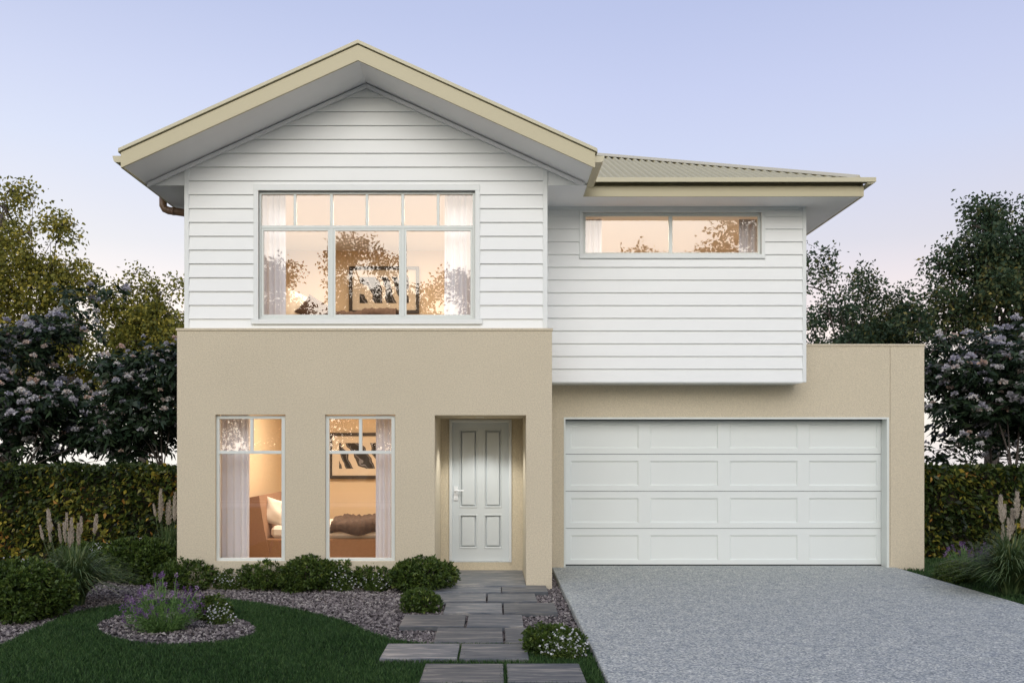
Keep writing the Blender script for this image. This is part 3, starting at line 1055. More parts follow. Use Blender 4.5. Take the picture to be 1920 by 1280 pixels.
r.prism([tuple(pA + side * a + Vector((0, 0, b + .012))) for a, b in prof], tuple(dirv))
hpart(r, 'hip_capping', M['gutter'])

# ---------------------------------------------------------------- rooms
def room(x0, x1, y0, y1, z0, z1, cut=None):
    mb = MB(); t_ = .05
    mb.box(x0 - t_, x1 + t_, y1, y1 + t_, z0, z1)
    mb.box(x0 - t_, x0, y0, y1, z0, z1)
    mb.box(x1, x1 + t_, y0, y1, z0, z1)
    hpart(mb, 'room_wall', M['room_wall'])
    mb = MB(); mb.box(x0 - t_, x1 + t_, y0, y1 + t_, z1, z1 + t_)
    hpart(mb, 'room_ceiling', M['room_ceiling'])
    mb = MB(); mb.box(x0 - t_, x1 + t_, y0, y1 + t_, z0 - t_, z0)
    hpart(mb, 'room_floor', M['room_floor'])


room(-3.92, -1.0, Y0 + .205, 17.1, .0, 2.75)
room(-3.95, .53, Y1 + .125, 16.77, 3.1, 5.42)
room(.78, 4.35, Y2 + .125, 16.4, 2.85, 5.24)


def room_lamp(x, y, z, sx, sy, e, col):
    l = bpy.data.lights.new('room_light', 'AREA')
    l.shape = 'RECTANGLE'; l.size = sx; l.size_y = sy; l.energy = e; l.color = col
    o = bpy.data.objects.new('room_light', l); C.objects.link(o); o.location = (x, y, z)
    return o


WARM = (1, .83, .66)
room_lamp(-2.4, 14.3, 2.70, 1.6, 2.4, 130, WARM)
room_lamp(-1.7, 14.3, 5.36, 2.4, 2.2, 120, WARM)
room_lamp(2.5, 14.7, 5.19, 2.2, 1.6, 62, WARM)


# curtains: gently pleated sheets hung inside the windows
def curtain(px0, px1, yc, z0, z1, label, pleat=.085, amp=.022, gather=0.0):
    x0, x1 = PX(px0, yc), PX(px1, yc)
    nx, nz = 90, 10
    V = []; Fc = []
    for j in range(nz + 1):
        tz = j / nz
        for i in range(nx + 1):
            u = i / nx
            xx = x0 + (x1 - x0) * u
            ph = 2 * math.pi * xx / pleat
            V.append((xx + .008 * math.sin(ph * 1.0 + tz), yc + amp * math.sin(ph + .9 * math.sin(xx * 17) + .25 * tz) + .01 * math.sin(xx * 23), z0 + (z1 - z0) * tz))
    for j in range(nz):
        for i in range(nx):
            a = j * (nx + 1) + i
            Fc.append((a, a + 1, a + nx + 2, a + nx + 1))
    o = link_mesh('curtain', V, Fc, M['curtain'], smooth=True)
    so = o.modifiers.new('thickness', 'SOLIDIFY'); so.thickness = .003
    tag(o, label, 'curtain', 'sheer white curtains inside the windows')
    return o


curtain(412, 468, 12.42, .02, 2.7, 'sheer white curtain in the tall window nearest the hedge')
curtain(704, 738, 12.42, .02, 2.7, 'sheer white curtain in the tall window beside the front door porch')
curtain(489, 535, 12.55, 3.12, 5.38, 'sheer white curtain at the pillow end of the big gable window')
curtain(833, 890, 12.55, 3.12, 5.38, 'sheer white curtain by the framed picture end of the big gable window')
curtain(1094, 1128, 13.62, 2.9, 5.2, 'sheer white curtain on the gable side of the slim upper window')
curtain(1385, 1424, 13.62, 2.9, 5.2, 'sheer white curtain at the outer end of the slim upper window')


# pictures
def picture(px0, px1, py0, py1, yb, label, art, px_b=7):
    s = F / yb
    x0, x1, z1, z0 = PX(px0, yb), PX(px1, yb), PZ(py0, yb), PZ(py1, yb)
    root = empty('framed_picture', ((x0 + x1) / 2, yb, z0), label, 'picture')
    ox, oy, oz = root.location
    fw = .06
    mb = MB()
    for b in ((x0, x1, z0, z0 + fw), (x0, x1, z1 - fw, z1), (x0, x0 + fw, z0 + fw, z1 - fw), (x1 - fw, x1, z0 + fw, z1 - fw)):
        mb.box(b[0] - ox, b[1] - ox, -.04, -.002, b[2] - oz, b[3] - oz, bev=.004)
    mb.build('picture_frame', M['pic_frame'], root)
    mb = MB(); mb.box(x0 + fw - ox, x1 - fw - ox, -.012, -.004, z0 + fw - oz, z1 - fw - oz)
    mb.build('mount', M['mount'], root)
    mb = MB(); mx = .19; mb.box(x0 + mx - ox, x1 - mx - ox, -.016, -.0125, z0 + mx - oz, z1 - mx - oz)
    mb.build('print', art, root)


picture(617, 775, 811, 897, 17.05, 'dark framed abstract print above the bed downstairs', M['art'])
picture(655, 786, 500, 588, 16.72, 'dark framed abstract print in the gable bedroom', M['art2'])


def blob(name, c, r, m, parent, noise=.06, sq=2.6, nu=28, nv=16, seed=0):
    """a squashed cushion-like closed mesh"""
    rr = random.Random(seed)
    ph = [rr.uniform(0, 6) for _ in range(6)]
    V = []; Fc = []
    def sp(v, p): return math.copysign(abs(v) ** (2 / p), v)
    for j in range(nv + 1):
        b = -math.pi / 2 + math.pi * j / nv
        for i in range(nu):
            a = 2 * math.pi * i / nu
            x = sp(math.cos(b), 2.2) * sp(math.cos(a), sq); y = sp(math.cos(b), 2.2) * sp(math.sin(a), sq); z = sp(math.sin(b), 2.2)
            k = 1 + noise * (math.sin(5 * a + ph[0]) * math.sin(3 * b + ph[1]) + .6 * math.sin(9 * a + ph[2] + 4 * b))
            V.append((c[0] + r[0] * x * k, c[1] + r[1] * y * k, c[2] + r[2] * z * k))
    for j in range(nv):
        for i in range(nu):
            i2 = (i + 1) % nu
            Fc.append((j * nu + i, j * nu + i2, (j + 1) * nu + i2, (j + 1) * nu + i))
    return link_mesh(name, V, Fc, m, parent, smooth=True)


def pillow(name, w, h, t, m, seed=0):
    rr = random.Random(seed)
    n = 18
    ph = [rr.uniform(0, 6) for _ in range(4)]
    V = []; Fc = []
    for sgn in (1, -1):
        for j in range(n + 1):
            for i in range(n + 1):
                u = -1 + 2 * i / n; v = -1 + 2 * j / n
                k = max(0, (1 - abs(u) ** 2.4)) ** .55 * max(0, (1 - abs(v) ** 2.4)) ** .55
                pin = 1 - .10 * (1 - abs(u * v))
                wr = 1 + .10 * math.sin(4 * u + ph[0]) * math.sin(5 * v + ph[1]) + .05 * math.sin(11 * u + 7 * v + ph[2])
                V.append((u * w * (1 - .12 * (1 - v * v) * abs(u) ** 3), sgn * t * k * wr, v * h * (1 - .12 * (1 - u * u) * abs(v) ** 3)))
    N1 = (n + 1) ** 2
    for j in range(n):
        for i in range(n):
            a = j * (n + 1) + i
            Fc.append((a + n + 1, a + n + 2, a + 1, a)); Fc.append((N1 + a, N1 + a + 1, N1 + a + n + 2, N1 + a + n + 1))
    return link_mesh(name, V, Fc, m, None, smooth=True)


def throw_mesh(x0, x1, y0, y1, zt, drop, m, seed):
    rr = random.Random(seed)
    nx, ny = 40, 26
    V = []; Fc = []
    for j in range(ny + 1):
        v = j / ny
        for i in range(nx + 1):
            u = i / nx
            # front quarter hangs over the side
            s_ = v * (y1 - y0 + drop)
            if s_ < drop: yy, zz = y0 - .012, zt - (drop - s_)
            else: yy, zz = y0 + s_ - drop, zt
            wv = .020 * (1 - abs(math.sin(u * 17 + 2.2 * math.sin(v * 6 + u * 5)))) + .022 * (1 - abs(math.sin(u * 29 - v * 11))) + .010 * math.sin(v * 31 + u * 9)
            xx = x0 + (x1 - x0) * u + .03 * math.sin(v * 9 + u * 4)
            if s_ < drop: V.append((xx, yy - abs(wv) * .8, zz + .03 * math.sin(u * 11)))
            else: V.append((xx, yy, zz + .03 + wv + .03 * math.sin(u * 6 + seed)))
    for j in range(ny):
        for i in range(nx):
            a = j * (nx + 1) + i
            Fc.append((a, a + 1, a + nx + 2, a + nx + 1))
    o = link_mesh('throw', V, Fc, m, smooth=True)
    sm = o.modifiers.new('thickness', 'SOLIDIFY'); sm.thickness = .02
    return o


# downstairs bed: headboard to the left, long side towards the window
YB = 14.0
bx0 = PX(461, YB)
root = empty('bed', (bx0, YB, 0), 'tan upholstered bed with slanted headboard seen through the ground floor windows', 'bed')
mb = MB()
hz = PZ(929, YB)
prof = [(0, .02), (.14 + .25, .02), (.14 + .14, .55), (.14 + .06, hz), (.0, hz - .035), (.02, .5)]
mb.prism([(a, 0, b) for a, b in prof], (0, 1.75, 0))
mb.build('headboard', M['bed'], root)
mb = MB(); mb.box(.30, 2.6, .02, 1.72, .06, PZ(1009.5, YB), bev=.02)
for lx in (.45, 2.45):
    mb.box(lx, lx + .07, .1, .17, 0, .06)
mb.build('bed_base', M['bed'], root)
mb = MB(); mb.box(.36, 2.5, .07, 1.68, PZ(1009.5, YB), PZ(987, YB), bev=.05)
mb.build('mattress', M['linen'], root)
p = pillow('pillow', .36, .22, .12, M['linen'], 2)
p.location = (PX(533, YB + .35), YB + .42, PZ(964, YB + .4)); p.rotation_euler = (R(-24), R(14), R(4))
tag(p, 'white pillow leaning on the tan headboard downstairs', 'pillow')
t = throw_mesh(PX(617, YB), PX(735, YB), YB + .02, YB + 1.5, PZ(985, YB) + .035, .16, M['throw'], 3)
tag(t, 'rumpled dark brown throw over the foot of the downstairs bed', 'throw')
# upstairs bed
YU = 15.0
root = empty('bed', (PX(535, YU), YU, 3.1), 'bed upstairs showing just over the gable window sill', 'bed')
zs = PZ(589, YU) - 3.1
mb = MB(); mb.box(-.5, 2.2, 0, 1.55, .08, zs - .2, bev=.02); mb.box(-.4, -.33, .1, .17, 0, .08); mb.box(2.0, 2.07, .1, .17, 0, .08)
mb.build('bed_base', M['bed'], root)
mb = MB(); mb.box(-.45, 2.15, .03, 1.5, zs - .2, zs, bev=.05)
mb.build('mattress', M['linen'], root)
p = pillow('pillow', .36, .28, .13, M['linen'], 5)
p.location = (PX(546, YU), YU + .4, PZ(576, YU + .4)); p.rotation_euler = (R(-25), R(24), R(-10))
tag(p, 'white pillow beside the curtain in the gable bedroom', 'pillow')
p = pillow('cushion', .26, .22, .10, M['throw'], 8)
p.location = (PX(584, YU), YU + .26, PZ(582, YU + .3)); p.rotation_euler = (R(-30), R(30), R(-8))
tag(p, 'dark brown cushion against the pillow in the gable bedroom', 'cushion')
t = throw_mesh(PX(600, YU), PX(745, YU), YU + .02, YU + 1.4, PZ(587, YU) + .02, .1, M['throw'], 9)
tag(t, 'dark brown throw on the gable bedroom bed', 'throw')


# ================================================================== PLANTS
def unit(n, rng=RNG):
    v = rng.normal(0, 1, (n, 3))
    return v / np.linalg.norm(v, axis=1, keepdims=True)


def leaf_quads(P, D, L, W, droop=0.0, fold=.25):
    """kite leaves: base P, direction D, length L, width W -> (n*4,3)"""
    n = len(P)
    D = D / np.maximum(np.linalg.norm(D, axis=1, keepdims=True), 1e-6)
    U = RNG.normal(0, 1, (n, 3))
    S = np.cross(D, U); S /= np.maximum(np.linalg.norm(S, axis=1, keepdims=True), 1e-6)
    N = np.cross(S, D)
    L = np.asarray(L).reshape(-1, 1); W = np.asarray(W).reshape(-1, 1)
    tip = P + D * L; tip[:, 2] -= droop * L[:, 0]
    mid = P + D * L * .5 + N * W * fold
    V = np.stack([P, mid + S * W * .5, tip, mid - S * W * .5], 1)
    return V.reshape(-1, 3)


def crown_points(clumps, per, rmin=.35, rng=RNG):
    """twig points spread through ellipsoid clumps (cx,cy,cz,rx,ry,rz), denser to the outside"""
    out = []; nrm = []
    for c in clumps:
        vol = (c[3] * c[4] * c[5]) ** (2 / 3)
        n = max(4, int(per * vol))
        u = unit(n, rng)
        rr = rng.uniform(rmin, 1.0, (n, 1)) ** .6
        rr *= 1 + .18 * np.sin(u[:, :1] * 7 + c[0] * 5) * np.sin(u[:, 2:] * 6 + c[2] * 3)
        out.append(np.array(c[:3]) + u * rr * np.array(c[3:6]))
        nrm.append(u)
    return np.concatenate(out), np.concatenate(nrm)


def clumps_in(ells, n, r0, r1, flat=.8, rng=RNG):
    res = []
    tot = sum(e[3] * e[4] * e[5] for e in ells)
    for e in ells:
        k = max(1, int(n * e[3] * e[4] * e[5] / tot))
        u = unit(k, rng); rr = rng.uniform(.1, 1, (k, 1)) ** .45
        P = np.array(e[:3]) + u * rr * np.array(e[3:6])
        for p in P:
            r_ = rng.uniform(r0, r1)
            res.append((*p, r_, r_, r_ * flat))
    return res


def branch_path(a, b, sag, rng):
    a = np.array(a); b = np.array(b)
    pts = []
    side = rng.normal(0, .06, 3) * np.linalg.norm(b - a)
    for k in range(6):
        t = k / 5
        p = a + (b - a) * t + side * math.sin(math.pi * t)
        p[2] += sag * math.sin(math.pi * t) * np.linalg.norm(b - a)
        pts.append(tuple(p))
    return pts


def make_tree(name, base, ells, label, cat, group, m_leaf, n_clump, r0, r1, per, leaf, twig_n, trunk_r, fork_h, flat=.8,
              blossoms=None, tintf=None, droop=.1, whorl=False, trunks=1, seed=1):
    rng = np.random.default_rng(seed)
    root = empty(name, base, label, cat, group)
    loc = np.array(base)
    E = [(e[0] - loc[0], e[1] - loc[1], e[2] - loc[2], *e[3:]) for e in ells]
    cl = clumps_in(E, n_clump, r0, r1, flat, rng)
    # trunk and limbs
    mb = MB()
    forks = []
    for k in range(trunks):
        a = rng.uniform(0, 6.28)
        foot = np.array((.12 * math.cos(a), .12 * math.sin(a), -.2)) * (trunks > 1) + np.array((0, 0, -.15))
        fork = np.array((rng.normal(0, .12) + (.5 * math.cos(a) if trunks > 1 else 0), rng.normal(0, .12) + (.5 * math.sin(a) if trunks > 1 else 0), fork_h * rng.uniform(.85, 1.15)))
        path = branch_path(foot, fork, .0, rng)
        mb.tube(path, [trunk_r * (1.25 - .45 * i / 5) for i in range(6)], 9)
        forks.append(fork)
    limb_ends = []
    # a handful of main limbs to ellipsoid centres
    for e in E:
        f = forks[int(rng.integers(len(forks)))]
        tgt = np.array(e[:3]) + np.array((0, 0, e[5] * .2))
        path = branch_path(f, tgt, .06, rng)
        kf = min(1.0, (e[3] * e[5]) ** .5 / 1.5)
        mb.tube(path, [trunk_r * (.62 - .5 * i / 5) * kf for i in range(6)], 7)
        limb_ends.append((path[3], path[5], path[4]))
    for c in cl:
        best = min((p for le in limb_ends for p in le), key=lambda p: sum((p[i] - c[i]) ** 2 for i in range(3)))
        path = branch_path(best, c[:3], .04, rng)
        mb.tube(path, [trunk_r * (.22 - .17 * i / 5) for i in range(6)], 5)
    mb.build('trunk', M['bark'], root, smooth=True)
    # leaves
    T, Nn = crown_points(cl, per, rng=rng)
    k = len(T)
    if whorl:
        P = np.repeat(T, twig_n, 0)
        ax = np.repeat(Nn * .6 + np.array((0, 0, .7)), twig_n, 0)
        ax /= np.linalg.norm(ax, axis=1, keepdims=True)
        r_ = unit(len(P), rng)
        D = r_ - ax * np.sum(r_ * ax, 1, keepdims=True)
        D /= np.linalg.norm(D, axis=1, keepdims=True)
        D = D + ax * rng.uniform(-.25, .5, (len(P), 1))
        P = P + rng.normal(0, .03, P.shape)
    else:
        P = np.repeat(T, twig_n, 0) + rng.normal(0, leaf[2], (k * twig_n, 3))
        D = np.repeat(Nn, twig_n, 0) * .5 + unit(k * twig_n, rng) + np.array((0, 0, -.1))
    n = len(P)
    L = leaf[0] * rng.uniform(.6, 1.3, n); W = leaf[1] * rng.uniform(.7, 1.3, n)
    V = leaf_quads(P, D, L, W, droop)
    tw = np.repeat(rng.normal(0, .13, k), twig_n)
    tint = .42 + tw + rng.normal(0, .14, n)
    if tintf is not None: tint = tint + tintf(P + loc)
    link_poly('crown', V, 4, m_leaf, root, tint)
    if blossoms:
        frac, rad, m_b, npet = blossoms
        outer = Nn[:, 2] > -.35
        pick = np.where(outer & (rng.random(k) < frac))[0]
        Q = T[pick] + Nn[pick] * .09 + np.array((0, 0, .05))
        nb = len(Q)
        sz = rad * rng.uniform(.55, 1.25, (nb, 1))
        u = unit(nb * npet, rng)
        u[:, 2] = np.abs(u[:, 2]) * .9 - .2
        PP = np.repeat(Q, npet, 0) + u * np.repeat(sz, npet, 0) * .6 * rng.uniform(.5, 1, (nb * npet, 1))
        DD = u + rng.normal(0, .5, u.shape)
        LL = np.repeat(sz[:, 0], npet) * rng.uniform(.35, .6, nb * npet)
        V = leaf_quads(PP, DD, LL, LL * .85, 0, .3)
        tn = np.repeat(rng.random(nb), npet) + rng.normal(0, .06, nb * npet)
        bo = link_poly('blossom', V, 4, m_b, root, tn)
        bo['kind'] = 'stuff'
    return root


M['leaf_gold'] = leaf_mat('olive_gold_leaf', [(0, (.055, .075, .02)), (.45, (.23, .225, .042)), (.75, (.44, .36, .055)), (1, (.55, .45, .12))], trans=.4)
M['leaf_green'] = leaf_mat('deep_green_leaf', [(0, (.018, .040, .022)), (.5, (.055, .095, .048)), (.8, (.14, .145, .048)), (1, (.30, .24, .06))], trans=.35)
M['leaf_dark'] = leaf_mat('blackish_green_leaf', [(0, (.008, .018, .010)), (.5, (.022, .042, .020)), (1, (.06, .09, .036))], trans=.1, rough=.4)
M['petal'] = leaf_mat('lilac_white_petal', [(0, (.38, .37, .45)), (.45, (.55, .53, .56)), (.75, (.68, .66, .63)), (1, (.66, .46, .36))], trans=.3, rough=.8)
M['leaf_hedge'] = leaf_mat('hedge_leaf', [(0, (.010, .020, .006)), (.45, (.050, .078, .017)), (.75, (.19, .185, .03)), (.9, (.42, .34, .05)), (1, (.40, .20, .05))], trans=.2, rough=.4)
M['leaf_box'] = leaf_mat('shrub_leaf', [(0, (.016, .036, .008)), (.5, (.072, .118, .022)), (1, (.19, .23, .045))], trans=.2, rough=.45)
M['blade'] = leaf_mat('fountain_grass_blade', [(0, (.03, .06, .022)), (.6, (.10, .155, .055)), (1, (.30, .32, .14))], trans=.2)
M['plume'] = leaf_mat('cream_plume', [(0, (.40, .34, .27)), (1, (.70, .62, .52))], trans=.3, rough=.9)
M['lav_leaf'] = leaf_mat('lavender_stem', [(0, (.05, .12, .028)), (1, (.20, .33, .10))], trans=.2)
M['lav_fl'] = leaf_mat('lavender_flower', [(0, (.07, .03, .10)), (.7, (.20, .11, .26)), (1, (.42, .30, .46))], trans=.2, rough=.8)
M['white_fl'] = leaf_mat('small_white_flower', [(0, (.55, .56, .60)), (1, (.80, .80, .80))], trans=.3, rough=.8)


def E(px, py, Y, wpx, hpx, dy=None):
    """crown ellipsoid from photo pixels at depth Y"""
    s = Y / F
    rx = wpx * s / 2
    return (PX(px, Y), Y, PZ(py, Y), rx, dy if dy else rx, hpx * s / 2)


# far trees, left
gold = lambda P: .10 - .02 * (P[:, 2] - 4)
make_tree('tree', (PX(10, 24), 24, -.1), [E(-20, 480, 24, 210, 200), E(60, 560, 24, 190, 200), E(10, 400, 24, 110, 110), E(105, 470, 24, 90, 150), E(125, 540, 24.5, 100, 80), E(150, 590, 24.5, 80, 90), E(90, 640, 24, 180, 120), E(-120, 560, 24, 220, 300), E(30, 680, 24, 260, 160), E(62, 372, 24, 44, 44), E(88, 410, 24, 40, 36), E(118, 425, 24, 46, 40), E(140, 500, 24.3, 50, 40), E(168, 545, 24.4, 40, 34), E(20, 360, 24, 50, 40)],
          'tall olive gold tree reaching highest at the far left edge', 'tree', 'background trees', M['leaf_gold'], 190, .30, .52, 96, (.115, .066, .13), 15, .17, 3.2, tintf=lambda P: .0 + 0 * P[:, 0], seed=3)
make_tree('tree', (PX(285, 25), 25, -.1), [E(240, 580, 25, 110, 120), E(310, 600, 25, 120, 110), E(270, 660, 25, 180, 150), E(243, 530, 25, 34, 44), E(330, 700, 25, 120, 180), E(300, 555, 25, 70, 50), E(200, 720, 25, 150, 150), E(325, 548, 25, 44, 34), E(212, 560, 25, 40, 36), E(250, 515, 25, 26, 24), E(272, 548, 25, 34, 30)],
          'small golden leaved tree between the flowering tree and the gable wall', 'tree', 'background trees', M['leaf_gold'], 135, .27, .48, 100, (.11, .064, .125), 15, .13, 2.8, tintf=lambda P: -.03 + 0 * P[:, 0], seed=5)
# far trees, right
make_tree('tree', (PX(1590, 26), 26, -.1), [E(1545, 560, 26, 100, 140), E(1530, 650, 26, 140, 180), E(1560, 730, 26, 200, 180), E(1460, 640, 26, 120, 200), E(1532, 505, 26, 50, 40), E(1560, 515, 26, 36, 34), E(1572, 560, 26, 40, 36)],
          'dark green tree rising behind the garage next to the upstairs wall', 'tree', 'background trees', M['leaf_green'], 60, .32, .56, 86, (.115, .066, .13), 15, .15, 3.0, seed=7)
make_tree('tree', (PX(1640, 27), 27, -.1), [E(1625, 560, 27, 90, 110), E(1650, 610, 27, 120, 130), E(1690, 640, 27, 110, 130), E(1640, 700, 27, 180, 150), E(1740, 650, 27, 110, 150), E(1605, 512, 27, 50, 40), E(1640, 525, 27, 56, 44), E(1662, 560, 27, 44, 36), E(1692, 570, 27, 40, 34), E(1722, 600, 27, 40, 40), E(1700, 625, 26.6, 130, 90), E(1600, 620, 26.8, 110, 110), E(1655, 640, 26.6, 110, 90)],
          'mid height green tree over the middle of the garage parapet', 'tree', 'background trees', M['leaf_green'], 96, .29, .5, 86, (.115, .066, .13), 15, .14, 3.2, tintf=lambda P: .06 + 0 * P[:, 0], seed=9)
make_tree('tree', (PX(1870, 23), 23, -.1), [E(1880, 460, 23, 190, 130), E(1830, 520, 23, 170, 120), E(1900, 560, 23, 220, 170), E(1860, 415, 23, 60, 80), E(1980, 540, 23, 220, 340), E(1800, 590, 23, 130, 130), E(1920, 420, 23, 90, 80), E(1852, 386, 23, 40, 34), E(1826, 428, 23, 40, 34), E(1788, 462, 23, 44, 36), E(1760, 498, 23, 40, 34), E(1748, 560, 23, 44, 44), E(1895, 396, 23, 50, 40), E(1805, 470, 23, 100, 70), E(1850, 432, 23, 100, 80), E(1768, 545, 23, 70, 70), E(1725, 600, 23, 40, 40)],
          'tall leafy green tree at the right edge of the photo', 'tree', 'background trees', M['leaf_green'], 150, .30, .52, 94, (.115, .066, .13), 15, .18, 3.2, tintf=lambda P: np.clip(.25 - .09 * (P[:, 2] - 4.2), 0, .3), seed=12)
# flowering trees
fl = dict(m_leaf=M['leaf_dark'], leaf=(.17, .06, .1), whorl=True, flat=.5, twig_n=9, droop=.15)
make_tree('flowering_tree', (PX(75, 18), 18, -.1), [E(40, 640, 18, 190, 90, .9), E(30, 720, 18, 260, 120, 1.0), E(110, 780, 18, 200, 90, .9), E(-40, 760, 18, 240, 180, 1.0), E(160, 620, 18, 110, 70, .7), E(170, 560, 18, 110, 50, .5), E(60, 600, 18, 90, 50, .6), E(-20, 850, 18, 150, 60, .8), E(110, 840, 18.2, 160, 60, .7), E(190, 840, 18.4, 130, 60, .7), E(40, 820, 18.6, 220, 70, .7), E(150, 800, 18.8, 200, 90, .7), E(10, 868, 18.3, 90, 24, .4), E(235, 862, 18.6, 110, 26, .5)],
          'dark flowering tree with lilac white blooms beside the left photo edge', 'tree', 'flowering trees behind the hedges', n_clump=125, r0=.32, r1=.55, per=110, trunk_r=.075, fork_h=1.3,
          blossoms=(.5, .105, M['petal'], 46), trunks=2, seed=21, **fl)
make_tree('flowering_tree', (PX(293, 17.5), 17.5, -.1), [E(280, 720, 17.5, 150, 110, .8), E(300, 770, 17.5, 130, 110, .8), E(225, 790, 17.5, 130, 90, .8), E(330, 680, 17.5, 100, 80, .7), E(220, 700, 17.5, 90, 70, .6), E(250, 845, 17.5, 60, 30, .5), E(300, 830, 18, 120, 46, .5), E(250, 820, 18.3, 120, 60, .6)],
          'dark flowering tree with small white blooms and forked trunk by the rendered wall', 'tree', 'flowering trees behind the hedges', n_clump=88, r0=.28, r1=.48, per=120, trunk_r=.07, fork_h=1.6,
          blossoms=(.52, .08, M['petal'], 40), trunks=1, seed=23, **fl)
make_tree('flowering_tree', (PX(1835, 18), 18, -.1), [E(1780, 700, 18, 130, 110, .9), E(1850, 680, 18, 170, 120, .9), E(1900, 740, 18, 200, 160, 1.0), E(1790, 790, 18, 130, 100, .9), E(1920, 650, 18, 120, 100, .8), E(1990, 760, 18, 180, 220, 1.0), E(1760, 640, 18, 60, 60, .5), E(1780, 845, 18.2, 120, 50, .7), E(1920, 820, 18.2, 150, 70, .8), E(1850, 790, 18.3, 150, 80, .8), E(1770, 868, 18.2, 100, 26, .5), E(1940, 862, 18.3, 80, 26, .5)],
          'dark flowering tree with pinkish white blooms right of the garage', 'tree', 'flowering trees behind the hedges', n_clump=125, r0=.32, r1=.55, per=110, trunk_r=.075, fork_h=1.4,
          blossoms=(.5, .105, M['petal'], 46), trunks=2, seed=27, **fl)
# trees across the street, mirrored in the windows
mirror_trees = []
for q, (x, y, s_) in enumerate(((-7.4, -30, 1.0), (-12.6, -31, .93), (-2.6, -29, .86), (14.2, -30, 1.12), (9.0, -31, .98), (-18.5, -31, .95), (20.5, -32, 1.0), (3.2, -30, .62))):
    lab = ['tallest bushy street tree opposite the gable window', 'street tree opposite the left downstairs window', 'street tree opposite the front door', 'largest spreading street tree opposite the garage', 'smaller street tree opposite the garage door', 'street tree opposite the left hedge', 'street tree opposite the right hedge', 'shortest street tree in the gap opposite the porch pillar'][q]
    if q == 0:
        t0 = make_tree('tree', (x, y, -.1), [(x - .9, y, 12.2, 1.3, 1.3, 2.4), (x + 1.1, y, 11.6, 1.2, 1.2, 2.6), (x, y, 9.4, 3.0, 2.4, 1.8), (x - 1.8, y, 6.6, 2.6, 2.2, 2.2), (x + 1.9, y, 6.4, 2.6, 2.2, 2.4), (x, y, 4.0, 3.6, 2.4, 1.9), (x, y, 1.6, 3.4, 2.0, 1.3)], lab, 'tree', 'street trees opposite the house',
                       M['leaf_green'], 130, .6, 1.05, 40, (.22, .13, .24), 11, .2, 2.0, seed=31)
        mirror_trees.append(t0)
    else:
        c = t0.copy(); C.objects.link(c); c.location = (x, y, -.1); c.rotation_euler.z = q * 1.3; c.scale = (s_ * 1.25, s_ * 1.2, s_)
        c['label'] = lab
        for ch in t0.children:
            d_ = ch.copy(); C.objects.link(d_); d_.parent = c


# ---------------------------------------------------------------- hedges
def hedge(x0, x1, yf, depth, h, label, seed):
    rng = np.random.default_rng(seed)
    cx = (x0 + x1) / 2
    root = empty('hedge', (cx, yf + depth / 2, -.08), label, 'hedge')
    w_ = x1 - x0
    mb = MB(); mb.box(-w_ / 2 + .1, w_ / 2 - .1, -depth / 2 + .16, depth / 2 - .1, .0, h - .07, bev=.05)
    mb.build('twigs', M['twig'], root)
    nf = int(w_ * h * 1050); nt_ = int(w_ * depth * 900)
    xs = rng.uniform(-w_ / 2, w_ / 2, nf); zs = rng.uniform(.02, h, nf)
    bul = .05 * np.sin(xs * 3.1 + 2 * np.sin(zs * 2.7)) * np.sin(zs * 4.2 + xs)
    dep = rng.beta(1.2, 3, nf) * .22
    Pf = np.stack([xs, -depth / 2 + dep - bul, zs], -1)
    Df = np.stack([rng.normal(0, .7, nf), rng.normal(-.55, .35, nf), rng.normal(-.25, .45, nf)], -1)
    xt = rng.uniform(-w_ / 2, w_ / 2, nt_); yt = rng.uniform(-depth / 2, depth / 2, nt_)
    Pt = np.stack([xt, yt, h - rng.beta(1.2, 3, nt_) * .16 + .02 * np.sin(xt * 6)], -1)
    Dt = np.stack([rng.normal(0, .7, nt_), rng.normal(-.2, .6, nt_), rng.normal(.4, .4, nt_)], -1)
    P = np.concatenate([Pf, Pt]); D = np.concatenate([Df, Dt])
    n = len(P)
    L = rng.uniform(.07, .145, n); W = L * rng.uniform(.38, .52, n)
    V = leaf_quads(P, D, L, W, .12, .2)
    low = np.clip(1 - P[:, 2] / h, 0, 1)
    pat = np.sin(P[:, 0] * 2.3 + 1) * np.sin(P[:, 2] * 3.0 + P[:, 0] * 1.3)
    tint = .36 + .18 * pat + .16 * low + rng.normal(0, .24, n)  # golden light painted into the leaf tint, in patches and towards the bottom
    # the clipped top gets no painted golden light
    tint[nf:] = .34 + rng.normal(0, .12, nt_)
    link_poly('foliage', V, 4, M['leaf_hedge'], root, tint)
    # leafing ends for the side view are part of the foliage thickness
    return root


hedge(-12.5, -4.35, 15.0, .9, 1.56, 'long clipped hedge with golden light in its leaf colour left of the house', 41)
hedge(6.75, 13.5, 15.2, .9, 1.54, 'clipped hedge with golden light in its leaf colour right of the garage', 43)


